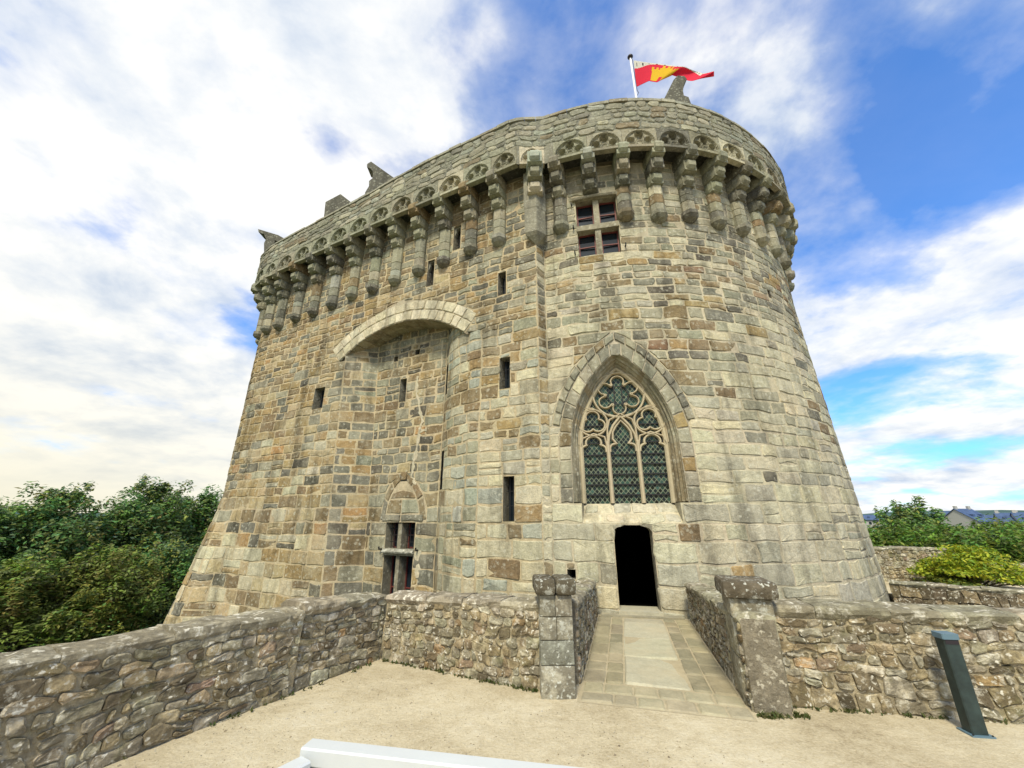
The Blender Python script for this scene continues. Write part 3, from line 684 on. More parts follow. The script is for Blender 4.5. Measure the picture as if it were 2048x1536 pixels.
for u in (LX[0] - .16, LX[1] + .16):
    m = MB(); m.tube([P_rec(u, 1.0, -.02), P_rec(u, 1.0, .10), P_rec(u, 1.07, .11)], .026, 6); m.build('iron_pintle', 'iron', lx)
# relieving arch above it: ring of voussoirs, two tympanum blocks, lintel
def rarc(off, t):   # t -1..1
    r = 1.55 - off; w = 1.0 - off; am = math.acos((r - w) / r); a = (1 - abs(t)) * am
    x = w - r + r * math.cos(a); return (LXA + math.copysign(x, t), 1.80 + r * math.sin(a))
ts = [-1, -.62, -.3, -.09, .09, .34, .64, 1]
for a, b in zip(ts[:-1], ts[1:]):
    q = [rarc(.24, a), rarc(.24, b), rarc(0, b), rarc(0, a)]
    if a < 0 < b: q = [rarc(.24, a), rarc(.24, b), (rarc(0, b)[0] + .03, rarc(0, b)[1] + .1), (rarc(0, a)[0] - .03, rarc(0, a)[1] + .1)]
    rec.single(q, pick(dict(slate=3, brown=2, green=1)), gap=.03)
def rx(z, off=.26): r = 1.55 - off; return max(0, 1.0 - off - r + math.sqrt(max(0, r * r - (z - 1.80) ** 2)))
for sx in (-1, 1):
    rec.single([(LXA, 1.98), (LXA + sx * rx(1.98), 1.98), (LXA + sx * rx(2.2), 2.2), (LXA + sx * rx(2.4), 2.4), (LXA, 2.4)], pick(dict(green=1, brown=1)), gap=.03)
    rec.single([(LXA, 1.76), (LXA + sx * .9, 1.76), (LXA + sx * .9, 1.97), (LXA, 1.97)], pick(dict(slate=3, dark=1)), gap=.03, proud=.03)
rec.single([(LXA - rx(2.41), 2.41), (LXA + rx(2.41), 2.41), (LXA + rx(2.58), 2.58), (LXA, 2.68), (LXA - rx(2.58), 2.58)], pick(dict(brown=1)), gap=.03)
tm = MB(); zz = np.linspace(1.74, 2.92, 14)
for a, b in zip(zz[:-1], zz[1:]):
    qa, qb = relieve(a + .001), relieve(b - .001) or (LXA - .2, LXA + .2)
    tm.quad(P_rec(qa[0], a, -.004), P_rec(qa[1], a, -.004), P_rec(qb[1], b, -.004), P_rec(qb[0], b, -.004), (.50, .42, .28))
rec.mortar.ext(tm)

# ---- doorway
a, b, z0, z1 = DOOR
dr = empty('doorway', Vector((2.5, 8.9, 0)) - Vector(keep.location)); dr.parent = keep
m = reveal(P_tower, (a, b, z0 - .02, z1), .30, (.30, .275, .20)); m.build('door_jamb', 'ashlar', dr)
m = MB(); 
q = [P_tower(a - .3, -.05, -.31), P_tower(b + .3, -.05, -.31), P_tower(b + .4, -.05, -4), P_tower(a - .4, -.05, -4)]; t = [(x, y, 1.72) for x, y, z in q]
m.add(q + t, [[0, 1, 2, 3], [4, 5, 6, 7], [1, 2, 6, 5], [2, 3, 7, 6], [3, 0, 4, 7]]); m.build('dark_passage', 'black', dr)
m = MB()   # rounded shoulders of the lintel and a thin chamfered frame
for sx in (0, 1):
    ux = (a, b)[sx]; s = 1 if sx == 0 else -1; r = .16
    m.prism([(ux - s * .01, z1 + .01), (ux - s * .01, z1 - r)] + [(ux + s * (r - r * math.cos(t)), z1 - r + r * .8 * math.sin(t)) for t in np.linspace(.05, 1.5, 8)] + [(ux + s * r * 1.6, z1 + .01)], -.3, .004, lambda x, z, d: P_tower(x, z, d), (.24, .22, .16))
m.build('door_lintel', 'ashlar', dr)
m = MB(); m.box((a - .02, -.03, -.5), (b + .02, .085, .10), (.42, .40, .30), lambda x, z, d: P_tower(x, z, d)); m.build('door_step', 'slab', dr)
m = MB(); m.box((a - .35, -.06, -.05), (b + .35, .03, .26), (.27, .25, .18), lambda x, z, d: P_tower(x, z, d)); m.build('door_step', 'slab', dr)

# ---- chapel window
cw = empty('chapel_window', Vector((2.6, 9.2, 2.2)) - Vector(keep.location)); cw.parent = keep
THC = UC / UR; wt = Vector((math.cos(THC), math.sin(THC))); wn = Vector((math.sin(THC), -math.cos(THC)))
WP = C0 + wn * (Rz(3.5) - .46)
def tfw0(x, z, d=0): q = WP + wt * x + wn * d; return (q.x, q.y, z)
def tfw(x, z, d=0): return tfw0(x * 1.125, AZ + (z - AZ) * 1.05 if z > AZ else z, d)
SILL = 2.19
def arch_pts(off, zb, n=14, dz=0):
    w, r = AW - off, AR_ - off; am = math.acos((r - w) / r); up = [(w - r + r * math.cos(am * i / n), AZ + dz + r * math.sin(am * i / n)) for i in range(n + 1)]
    zs = list(np.linspace(zb, AZ, 5)[:-1]); rt = [(w, z + dz) for z in zs] + up; rt[-1] = (0, rt[-1][1]); return [(-x, z) for x, z in rt] + [(x, z) for x, z in rt[::-1][1:]]
def P_off(x, z): return P_tower(UC + x, z, 0)
# jamb and voussoir ring, hood ring (in tower surface coordinates)
def ring(o0, o1, zmin, nseg, pal, proud, cut=0):
    p0 = arch_pts(o0, SILL - .02, 24); p1 = arch_pts(o1, SILL - .02, 24)
    def at(p, k):
        i = int(k); i = min(i, len(p) - 2); t = k - i; return (UC + p[i][0] + (p[i + 1][0] - p[i][0]) * t, p[i][1] + (p[i + 1][1] - p[i][1]) * t)
    n = len(p0) - 1; ks = [0.0]
    L = [0]
    for i in range(n): L.append(L[-1] + math.hypot(p1[i + 1][0] - p1[i][0], p1[i + 1][1] - p1[i][1]))
    tot = L[-1]; cutp = [tot * i / nseg for i in range(nseg + 1)]
    def kof(l):
        j = max(0, min(n - 1, next((i for i in range(n) if L[i + 1] >= l - 1e-9), n - 1))); return j + (l - L[j]) / (L[j + 1] - L[j])
    mid = kof(tot / 2)
    for c0, c1 in zip(cutp[:-1], cutp[1:]):
        k0, k1 = kof(c0), kof(c1)
        A, B, Cc, D = at(p1, k0), at(p1, k1), at(p0, k1), at(p0, k0)
        zc_ = (A[1] + B[1] + Cc[1] + D[1]) / 4
        if zc_ < zmin: continue
        if min(x[0] for x in (A, B, Cc, D)) < u_re(zc_) - .02: A, B, Cc, D = [(max(x[0], u_re(zc_) + .005), x[1]) for x in (A, B, Cc, D)]
        # order so that it runs bl, br, tr, tl around the stone whatever the direction
        q = [D, A, B, Cc]; xs = sorted(q, key=lambda p: p[1]); lo_ = sorted(xs[:2]); hi_ = sorted(xs[2:])
        col = pick(pal); tower.stones.append(stone_poly(P_tower, q, .024, proud, col))
def stone_poly(P, q, gap, proud, col):
    cen = np.mean(np.array(q), 0); q = [np.array(p) for p in q]; pts = []
    for i in range(4):
        a, b = q[i], q[(i + 1) % 4]
        for t in (.04, .5, .96): p = a + (b - a) * t; d = cen - p; dl = np.linalg.norm(d); pts.append(p + d / dl * gap * .6 + rng.normal(0, .004, 2))
    V = [P(p[0], p[1], -.012) for p in pts]; I = [p + (cen - p) / np.linalg.norm(cen - p) * .018 for p in pts]
    V += [P(p[0], p[1], proud + random.uniform(-.003, .003)) for p in I] + [P(cen[0], cen[1], proud + .006)]
    n = len(pts); mb = MB(); mb.add(V, [[i, (i + 1) % n, n + (i + 1) % n, n + i] for i in range(n)] + [[n + i, n + (i + 1) % n, 2 * n] for i in range(n)], col); return mb
jp = dict(slate=2, green=2.2, brown=1.8, grey=2, gold=.8, dark=.5, pale=.6)
ring(.0, .20, 4.05, 30, dict(slate=3, green=2, grey=2, brown=1), .035)
ring(.20, .50, 0, 25, jp, .012)
bk = MB(); pa, pb = arch_pts(-.30, SILL - .04, 24), arch_pts(.50, SILL - .04, 24)
for i in range(len(pa) - 1):
    f = lambda p: P_tower(max(UC + p[0], u_re(p[1]) + .002), p[1], -.007)
    bk.quad(f(pa[i]), f(pa[i + 1]), f(pb[i + 1]), f(pb[i]), (.45, .40, .30))
tower.mortar.ext(bk)
# moulded, splayed reveal: loft of arches from the wall face back to the tracery
prof = [(.50, 0, 0), (.51, .05, 0), (.535, .10, 1), (.53, .17, 1), (.565, .20, 0), (.59, .22, 1), (.59, .31, 1), (.625, .33, 0), (.645, .37, 1), (.645, .45, 1), (.675, .47, 0), (.71, .52, 0)]
mo = MB(); NS = 30
lines = []
for off, dep, _ in prof:
    pts = arch_pts(off, SILL, NS); row = []
    for x, z in pts:
        s = Vector(P_tower(UC + x, z, 0)); e = Vector(tfw0(x, z, 0)); row.append(s + (e - s) * (dep / .52))
    lines.append(row)
seg_c = [pick(dict(green=2, brown=1.5, grey=2, pale=1.4, gold=.4)) for _ in range(40)]
seg_c = [mixc(c, (.27, .235, .155), .5) for c in seg_c]
for j in range(len(lines) - 1):
    for i in range(len(lines[0]) - 1): mo.add([lines[j][i], lines[j][i + 1], lines[j + 1][i + 1], lines[j + 1][i]], [[0, 1, 2, 3]], seg_c[min(i // 2, 39)])
mo.build('moulded_jamb', 'ashlar', cw, smooth=False)
def P_apr(u, z, d):
    t = (z - 1.74) / .42; x = u - UC; a = Vector(P_tower(u, 1.74, 0)); b = Vector(tfw0(x * .97, 2.165, -.02)); q = a.lerp(b, t); return (q.x + wn.x * d * .75, q.y + wn.y * d * .75, q.z + d * .6)
apron = Wall(P_apr); apron.tilt = lambda u, z: .006
apron.lay(UC - APR, UC + APR, [1.74, 1.93, 2.16], (.26, .5), lambda u, z: pick(dict(pale=3, cream=1, ash=2, brown=.5, gold=.5)), gap=.022, mcol=mort)
tower.stones += apron.stones; tower.mortar.ext(apron.mortar)
for sx in (-1, 1):
    m = MB(); a, b, c = P_tower(UC + sx * APR, 1.74, 0), P_tower(UC + sx * APR, 2.165, 0), tfw0(sx * APR * .97, 2.165, -.02); m.add([a, b, c], [[0, 1, 2]], (.36, .33, .24))
    e = P_tower(UC + sx * 1.26, 2.172, .0); m.add([(b[0], b[1], 2.172), e, (c[0], c[1], 2.178)], [[0, 1, 2]], (.38, .35, .26)); m.build('window_sill', 'ashlar', cw)
# tracery bars
FS = (.46, .395, .27)
tr = MB()
def bar2(pts, w, d0=-.06, d1=.06, closed=False, col=FS):
    p = [np.array(q, dtype=float) for q in pts]; n = len(p); L_in, R_in = [], []
    nrm = []
    for i in range(n):
        a = p[(i - 1) % n] if closed or i > 0 else p[i]; b = p[(i + 1) % n] if closed or i < n - 1 else p[i]
        t = b - a; t = t / (np.linalg.norm(t) + 1e-9); nrm.append(np.array([-t[1], t[0]]))
    rows = []
    for k, (o, d) in enumerate(((-w / 2, d0), (-w / 2, d1 - .04), (-w * .2, d1), (w * .2, d1), (w / 2, d1 - .04), (w / 2, d0))): rows.append([tfw(*(p[i] + nrm[i] * o), d) for i in range(n)])
    V = [q for r in rows for q in r]; F = []
    for k in range(5):
        for i in range(n if closed else n - 1): j = (i + 1) % n; F.append([k * n + i, k * n + j, (k + 1) * n + j, (k + 1) * n + i])
    tr.add(V, F, jit(col, .06))
def circ(cx, cz, r, a0=0, a1=360, n=20): return [(cx + r * math.cos(R_(a)), cz + r * math.sin(R_(a))) for a in np.linspace(a0, a1, n)]
bar2(arch_pts(.83, SILL - .02, 16), .10)
for x in (-.31, .31): bar2([(x, SILL - .02), (x, 3.35), (x * 1.02, 3.62)], .085, d1=.07)
for cx in (-.615, .615):
    bar2([(cx - .265, 3.36)] + circ(cx - .15, 3.42, .11, 180, 80, 7) + circ(cx, 3.58, .165, 200, -20, 14) + circ(cx + .15, 3.42, .11, 100, 0, 7) + [(cx + .265, 3.36)], .055, d1=.045)
    # trefoil with its ring
    bar2(circ(cx * .98, 4.07, .315, 0, 342, 24), .05, closed=True)
    for a in (90, 210, 330): bar2(circ(cx * .98 + .135 * math.cos(R_(a)), 4.07 + .135 * math.sin(R_(a)), .145, a - 118, a + 118, 14), .045, d1=.05)
bar2([(-.27, 3.36)] + circ(-.16, 3.44, .11, 180, 70, 7) + [(-.2, 3.66), (-.19, 3.82), (-.12, 3.95), (0, 4.1), (.12, 3.95), (.19, 3.82), (.2, 3.66)] + circ(.16, 3.44, .11, 110, 0, 7) + [(.27, 3.36)], .055, d1=.045)
for s in (-1, 1):
    bar2([(s * .31, 3.5), (s * .27, 3.75), (s * .17, 3.98), (0, 4.2)], .06); bar2([(s * .31, 3.55), (s * .30, 3.9), (s * .24, 4.12), (s * .02, 4.24)], .045)
    bar2([(s * .33, 3.5), (s * .37, 3.72), (s * .6, 3.80), (s * .84, 3.7), (s * .89, 3.5)], .045)
    bar2([(s * .93, 3.55), (s * .92, 4.1), (s * .8, 4.42), (s * .6, 4.42), (s * .36, 4.28), (s * .1, 4.2)], .05)
    bar2([(s * .80, 4.42), (s * .68, 4.7), (s * .62, 4.9)], .05)
RC = (0, 4.73)
bar2(circ(*RC, .555, 0, 352, 40), .05, closed=True)
for k in range(6):
    a = 90 + 60 * k; bar2(circ(RC[0] + .335 * math.cos(R_(a)), RC[1] + .335 * math.sin(R_(a)), .14, a - 126, a + 126, 16), .038, d1=.055)
    a2 = a + 30; cx, cz = RC[0] + .285 * math.cos(R_(a2)), RC[1] + .285 * math.sin(R_(a2)); bar2(circ(cx, cz, .022, 0, 300, 6), .045, d1=.07, closed=True)
tr.build('tracery', 'freestone', cw)
m = MB()
for z in np.arange(SILL + .17, 3.5, .235):
    for x0, x1 in ((-.89, -.35), (-.27, .27), (.35, .89)): m.box((x0, z - .014, -.035), (x1, z + .014, -.01), (.02, .02, .02), lambda x, z_, d: tfw(x, z_, d))
for x in (-.085, .085): m.box((x - .012, RC[1] - .26, -.035), (x + .012, RC[1] + .26, -.01), (.02, .02, .02), lambda x_, z_, d: tfw(x_, z_, d))
pts = circ(*RC, .225, 0, 352, 30); 
for i in range(30):
    a, b = pts[i], pts[(i + 1) % 30]; k = lambda p, s: tfw(RC[0] + (p[0] - RC[0]) * s, RC[1] + (p[1] - RC[1]) * s, -.012); m.quad(k(a, .95), k(b, .95), k(b, 1.06), k(a, 1.06))
for z in (3.58, 4.0): 
    for cx in (-.615, .615): m.box((cx - .24, z - .012, -.035), (cx + .24, z + .012, -.01), (.02, .02, .02), lambda x, z_, d: tfw(x, z_, d))
o = m.build('saddle_bars', 'iron', cw); o['kind'] = 'stuff'
m = MB(); pts = arch_pts(.83, SILL - .03, 16); cz = 3.6
for i in range(len(pts) - 1): m.add([tfw(0, cz, -.056), tfw(*pts[i], -.056), tfw(*pts[i + 1], -.056)], [[0, 1, 2]])
m.add([tfw(0, cz, -.056), tfw(*pts[-1], -.056), tfw(*pts[0], -.056)], [[0, 1, 2]]); m.build('lead_net', 'lead', cw)
m = MB(); DW, DH, G = .098, .128, .80
row = 0; z = SILL
while z < 5.5:
    x = -1.0 + (row % 2) * DW / 2
    while x < 1.0:
        h = half(.83, z)
        if h is not None and abs(x) < h:
            g = random.random(); inr = math.hypot(x - RC[0], z - RC[1]) < .6
            base = (.010, .015, .012) if g < (.3 if inr else .62) else (.022, .05, .036) if g < .85 else (.035, .075, .055)
            if inr: base = tuple(c * 1.25 for c in base)
            col = jit(base, .3); tl_ = random.uniform(-.006, .006)
            m.add([tfw(x - DW / 2 * G, z, -.05), tfw(x, z - DH / 2 * G, -.05 + tl_), tfw(x + DW / 2 * G, z, -.05), tfw(x, z + DH / 2 * G, -.05 - tl_)], [[0, 1, 2, 3]], col)
        x += DW
    z += DH / 2; row += 1
o = m.build('glass_quarries', 'quarry', cw); o['kind'] = 'stuff'

# ---- machicolation: corbels, carved bays, parapet
OV = .65
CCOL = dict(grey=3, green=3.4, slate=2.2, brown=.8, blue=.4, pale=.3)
def octo(w, p): return [(-w / 2, -.06), (-w / 2, p * .42), (-w * .26, p), (w * .26, p), (w / 2, p * .42), (w / 2, -.06)]
def loft(mb, o, n, t, secs, col):
    V = []; k = 6
    for z, w, p in secs: V += [(o.x + t.x * a + n.x * b, o.y + t.y * a + n.y * b, z) for a, b in octo(w, p)]
    F = []
    for i in range(len(secs) - 1):
        for j in range(k): F.append([i * k + j, i * k + (j + 1) % k, (i + 1) * k + (j + 1) % k, (i + 1) * k + j])
    F += [list(range(k))[::-1], [(len(secs) - 1) * k + j for j in range(k)]]; mb.add(V, F, col)
def sink(k, v): return -.07 * max(0, min(v, 12.5) - 5.5) if k == 'l' else 0.0
def corbel(o, n, zb=9.85, short=False, wide=1.0, dz=0.0):
    t = Vector((-n.y, n.x)); root = empty('corbel', Vector((o.x, o.y, 11)) - Vector(keep.location)); root.parent = keep
    w = .415 * wide
    jw = random.uniform(-.01, .01)
    if not short:
        m = MB(); zs = [zb + .3, zb + .58 + random.uniform(-.08, .08), zb + .88, 11.02 + dz]
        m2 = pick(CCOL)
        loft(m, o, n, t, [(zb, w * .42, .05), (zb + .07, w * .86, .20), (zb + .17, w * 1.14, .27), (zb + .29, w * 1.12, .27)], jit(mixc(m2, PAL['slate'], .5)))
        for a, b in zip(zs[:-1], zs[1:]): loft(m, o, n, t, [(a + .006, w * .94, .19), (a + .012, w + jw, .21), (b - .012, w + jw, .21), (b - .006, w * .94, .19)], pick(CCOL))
        m.build('pilaster', 'carved', root)
    for i, (p, za) in enumerate(((.36, 11.02 + dz), (.56, 11.40 + dz), (.74, 11.78 + dz))):
        m = MB(); q = p - (.2 if i else .16); ww = w * (1.0 + .02 * i) * random.uniform(.97, 1.05)
        h = .375 if i < 2 else .42
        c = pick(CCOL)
        loft(m, o, n, t, [(za + .004, ww * .8, max(.04, q)), (za + .05, ww * .97, p - .07), (za + .12, ww * 1.06, p), (za + .27, ww * 1.06, p + .005), (za + h - .03, ww * .98, p - .05), (za + h, ww * .9, p - .1)], c)
        # shaft tying the block back to the wall
        m.box((-ww * .44, -.05, za + .02), (ww * .44, p - .1, za + h - .003), jit(c, .08), lambda a, b, z: (o.x + t.x * a + n.x * b, o.y + t.y * a + n.y * b, z))
        m.build('corbel_block', 'carved', root)
def lpos(s): a = Vector(P_left(s, 11, 0)[:2]); b = Vector(P_left(s, 11, 1)[:2]); return a, (b - a)
def tpos(th): n = Vector((math.sin(th), -math.cos(th))); return C0 + n * Rz(11), n
stations = []
ls = [.17 + 1.03 * k for k in range(12)] ; ls += [ls[-1] + .78 * (k + 1) for k in range(5)]
for s in ls[::-1]: stations.append((*lpos(s), 'l', s))
ths = [R_(-20.4 + 7.35 * k) for k in range(19)]
for th in ths: stations.append((*tpos(th), 't', th))
for o, n, k, v in stations:
    if k == 'l' and v < .3: corbel(S0 - ND * .1 + Vector((.05, 0)), (-ND * .9 + Vector((.35, 0))).normalized(), short=True, wide=1.1)
    elif k == 't' and abs(math.degrees(v) + 13.05) < 1: corbel(o, n, short=True)
    else: corbel(o, n, zb=9.85 + random.uniform(-.05, .05) - (.055 * min(v, 12.5) if k == 'l' else 0), dz=sink(k, v))
# parapet path (outer face), from the far left end round to the back of the tower
KC = Vector((.22, 9.02)); RP = Rz(11) + OV
path = []
for s in np.linspace(S_STR + AR * 1.75 + 8, S_STR, 16): path.append(Vector(P_left(s, 11, OV)[:2]))
for s in np.linspace(S_STR - .6, .55, 16): path.append(Vector(P_left(s, 11, OV)[:2]))
path.append(KC)
th0 = R_(-22.4)
for th in np.linspace(th0, R_(205), 90): path.append(C0 + Vector((math.sin(th), -math.cos(th))) * RP)
pl_ = [0]
for a, b in zip(path[:-1], path[1:]): pl_.append(pl_[-1] + (b - a).length)
nr = []
for i in range(len(path)):
    t = path[min(i + 1, len(path) - 1)] - path[max(i - 1, 0)]; nr.append(Vector((t.y, -t.x)).normalized())
import bisect
def par_xy(u, d):
    i = max(0, min(len(path) - 2, bisect.bisect(pl_, u) - 1)); t = (u - pl_[i]) / (pl_[i + 1] - pl_[i])
    q = path[i].lerp(path[i + 1], t); n = nr[i].lerp(nr[i + 1], t).normalized(); return q + n * d
path_s = [S_STR] * 16 + list(np.linspace(S_STR - .6, .55, 16)) + [0] + [-math.degrees(t) for t in np.linspace(th0, R_(205), 90)]
def pk(u):
    i = max(0, min(len(path) - 2, bisect.bisect(pl_, u) - 1)); t = max(0, min(1, (u - pl_[i]) / (pl_[i + 1] - pl_[i])))
    if i < 32: s_ = path_s[i] + ((path_s[i + 1] if i < 31 else 0) - path_s[i]) * t; return 1 - .17 * sm(3, 7, s_), sink('l', s_)
    th = -(path_s[max(i, 33)] + (path_s[min(max(i, 33) + 1, len(path) - 1)] - path_s[max(i, 33)]) * t); return 1 - .30 * sm(2, 40, th), 0.0
def P_par(u, z, d):
    q = par_xy(u, d); k, dz = pk(u)
    if z > 12.72: z = 12.72 + (z - 12.72) * k
    return (q.x, q.y, z + dz)
par = Wall(P_par); par.wob = .07
def col_par(u, z): return mixc(pick(dict(grey=3, green=3, slate=1, pale=1.6, blue=.8, brown=.7)), (.25, .25, .2), .3)
PU0, PU1 = 6.0, pl_[-1] - 11
zc_list = [12.72, 12.96, 13.16, 13.42, 13.60, 13.82]
par.lay(PU0, PU1, zc_list, (.22, .62), col_par, gap=.02, proud=.012, rough=.022, mcol=lambda u, z: jit((.19, .185, .145), .1), round_=.06, bulge=.012)
# coping stones
cu = PU0
while cu < PU1:
    l = random.uniform(.35, .7); m = MB(); e = random.uniform(0, .02); hh = random.uniform(.10, .15)
    a, b = cu + .006, min(cu + l, PU1) - .006
    V = []
    for u in (a, (a + b) / 2, b): V += [P_par(u, 13.825, .035 + e), P_par(u, 13.825 + hh, .02 + e), P_par(u, 13.84 + hh, -.36), P_par(u, 13.825, -.42)]
    F = [[0, 1, 2, 3], [11, 10, 9, 8]]
    for i in range(2):
        for j in range(4): F.append([i * 4 + j, i * 4 + (j + 1) % 4, (i + 1) * 4 + (j + 1) % 4, (i + 1) * 4 + j])
    m.add(V, F, mixc(col_par(cu, 14), (.3, .29, .22), .4)); m.build('coping_stone', 'parapet', keep); cu += l
# inner face; walkway floor and unseen roof added to keep skylight out
core = MB()
us = np.linspace(0, pl_[-1], 150)
for a, b in zip(us[:-1], us[1:]):
    core.quad(P_par(a, 12.6, -.34), P_par(b, 12.6, -.34), P_par(b, 13.9, -.34), P_par(a, 13.9, -.34), (.2, .19, .15))
    core.quad(P_par(a, 12.6, -.005), P_par(b, 12.6, -.005), P_par(b, 12.6, -1.3), P_par(a, 12.6, -1.3), (.17, .165, .13))
    if a < PU0 or b > PU1: core.quad(P_par(a, 12.05, -.01), P_par(b, 12.05, -.01), P_par(b, 13.9, -.01), P_par(a, 13.9, -.01), (.2, .19, .15))
core.build('parapet_core', 'parapet', keep)
m = MB(); rp = [P_par(u, 12.58, -.95) for u in np.linspace(0, pl_[-1], 80)]; m.add(rp + [(0, 19, 12.58)], [[i, i + 1, 80] for i in range(79)] + [[79, 0, 80]]); m.build('unseen_roof', 'gravel', keep)
# carved bays between the corbels
def bay(p0, p1, n, dz=0.0):
    t = (p1 - p0); L = t.length; t = t / L; c = (p0 + p1) / 2; hw = L / 2 - .004
    def tf(x, z, d): q = c + t * x + n * d; return (q.x, q.y, z + dz)
    m = MB(); Z0, Z1 = 12.04, 12.74; col = pick(dict(grey=3, green=3, slate=1, pale=1.2)); k = min(1.0, hw / .5)
    w, r, zs = .45 * k, .50, 12.16; NX, NZ = 38, 28; er = random.uniform(.75, 1.1); ox = random.uniform(0, 90)
    def depth(x, z):
        ax = abs(x); a = (w - ax) if z < zs else r - math.hypot(ax - (w - r), z - zs); a = min(a, z - 12.09)      # inside distance of the pointed arch
        d = 0.0
        if a > -.03: d = .03 * sm(-.03, -.012, a)                                                                 # raised roll round the arch
        if a > .012: d = .03 - .075 * sm(.012, .03, a)
        p = max(.135 - math.hypot(x, z - 12.485), .118 * k - math.hypot(ax - .245 * k, z - 12.295), .065 - math.hypot(x, z - 12.33))
        rib = .02 * sm(-.035, -.01, p) * (1 - sm(0, .012, p)); inn = sm(.005, .032, p)
        if a > .03: d = d + rib * 1.6 - .13 * inn
        b_ = .075 - math.hypot(x, z - 12.20)
        if a > .02 and b_ > -.03: d = max(d, -.01 - .05 * sm(0, .03, b_)) if b_ > -.02 else d
        return d * er + .006 * nz2(x * 9, z * 9, 1, ox)
    V = []
    for i in range(NX + 1):
        x = -hw + 2 * hw * i / NX
        for j in range(NZ + 1): z = Z0 + (Z1 - Z0) * j / NZ; V.append(tf(x, z, depth(x, z) if 0 < i < NX and 0 < j < NZ else 0))
    m.add(V, [[i * (NZ + 1) + j, (i + 1) * (NZ + 1) + j, (i + 1) * (NZ + 1) + j + 1, i * (NZ + 1) + j + 1] for i in range(NX) for j in range(NZ)], col)
    # lintel beam under the carving
    m.box((-hw, Z0 - .05, -.13), (hw, Z0 + .035, .03), jit(col, .1), lambda x, z, d: tf(x, z, d))
    m.build('carved_bay', 'carved', keep)
def edge(s): o, n, k, v = s; return o + n * OV
pts = [(edge(s), s[1]) for s in stations]
nl = len(ls)
pts[nl - 1] = (Vector(P_left(.30, 11, OV)[:2]), -ND)
for i in range(nl - 1): bay(pts[i][0], pts[i + 1][0], ((pts[i][1] + pts[i + 1][1]) / 2).normalized(), (sink('l', stations[i][3]) + sink('l', stations[i + 1][3])) / 2)
q0, q1 = KC, C0 + Vector((math.sin(th0), -math.cos(th0))) * RP
tt = (q1 - q0).normalized(); bay(q0, q1, Vector((tt.y, -tt.x)))
bay(q1, pts[nl][0], pts[nl][1]) if (pts[nl][0] - q1).length > .5 else None
for a, b in ((pts[nl - 1][0], KC), (q1, pts[nl][0])):
    m = MB(); m.quad((a.x, a.y, 12.0), (b.x, b.y, 12.0), (b.x, b.y, 12.75), (a.x, a.y, 12.75), (.25, .24, .18)); m.build('corner_block', 'carved', keep)

for i in range(nl, len(pts) - 1): bay(pts[i][0], pts[i + 1][0], ((pts[i][1] + pts[i + 1][1]) / 2).normalized())
# corner bracket over the re-entrant angle
r = reent(10.5); rd = (r - S0).normalized(); m = MB()
def sec(k, z): return [(p.x, p.y, z) for p in (S0 + LD * .26 * k + ND * .05, S0 + LD * .24 * k - ND * .26 * k, S0 - ND * .28 * k + Vector((.14 * k, -.0)), S0 + Vector((.30 * k, -.04 * k)), r + Vector((.06 * k, .02)), r + Vector((0, .1)))]
V = sec(.05, 9.42) + sec(.75, 9.62) + sec(1, 9.72) + sec(1, 10.55) + sec(1.06, 10.6) + sec(1.06, 11.95)
m.add(V, [[i * 6 + j, i * 6 + (j + 1) % 6, (i + 1) * 6 + (j + 1) % 6, (i + 1) * 6 + j] for i in range(5) for j in range(6)], (.27, .255, .19)); m.build('corner_bracket', 'carved', keep)

# ---- emit the masonry: the stones that show largest as parts, the rest joined
for w, nm in ((tower, 'tower_wall'), (left, 'front_wall'), (ret, 'return_wall'), (rec, 'recess_wall'), (par, 'parapet_wall')):
    w.mortar.build(nm, 'mortar' if w is not par else 'parapet', keep)
allst = [(m, 'ashlar') for w in (tower, left, ret, rec) for m in w.stones]
emit_stones([m for m, _ in allst], 'stone_block', 'ashlar', keep, 300, ok=lambda m: m.v[0][2] > .1, stuff='smaller_ashlar')
emit_stones(par.stones, 'parapet_stone', 'parapet', keep, 150, stuff='smaller_rubble')
# pale repair mortar along the crack in the recess
m = MB()
def crack(P, pts, w):
    q = []
    for (u0, z0), (u1, z1) in zip(pts[:-1], pts[1:]):
        for i in range(5): t = i / 5; q.append((u0 + (u1 - u0) * t + random.uniform(-.03, .03), z0 + (z1 - z0) * t, w * random.uniform(.45, 1.5)))
    q.append((*pts[-1], w * .5)); hor = abs(pts[0][0] - pts[-1][0]) > abs(pts[0][1] - pts[-1][1])
    for a, b in zip(q[:-1], q[1:]):
        f = (lambda p, s_, d: P(p[0], p[1] + s_ * p[2], d)) if hor else (lambda p, s_, d: P(p[0] + s_ * p[2], p[1], d))
        m.add([f(a, -1.4, .0), f(a, -.9, .019), f(a, .9, .019), f(a, 1.4, .0), f(b, -1.4, .0), f(b, -.9, .019), f(b, .9, .019), f(b, 1.4, .0)], [[0, 1, 5, 4], [1, 2, 6, 5], [2, 3, 7, 6]], jit((.56, .50, .355), .06))
crack(P_rec, [(ub(4.62), 6.3), (ub(4.58), 5.7), (ub(4.35), 5.0), (ub(4.28), 4.7), (ub(4.38), 4.4), (ub(4.45), 3.7), (ub(4.55), 3.1), (ub(4.35), 2.8)], .045)
crack(P_rec, [(ub(4.1), 4.45), (ub(4.38), 4.4)], .05); crack(P_rec, [(ub(3.72), 7.4), (ub(3.66), 6.4), (ub(3.62), 5.9)], .022); crack(P_rec, [(LX[0] - .15, 1.0), (LX[0] - .2, .3)], .07)
m.build('repair_mortar', 'mortar', keep)

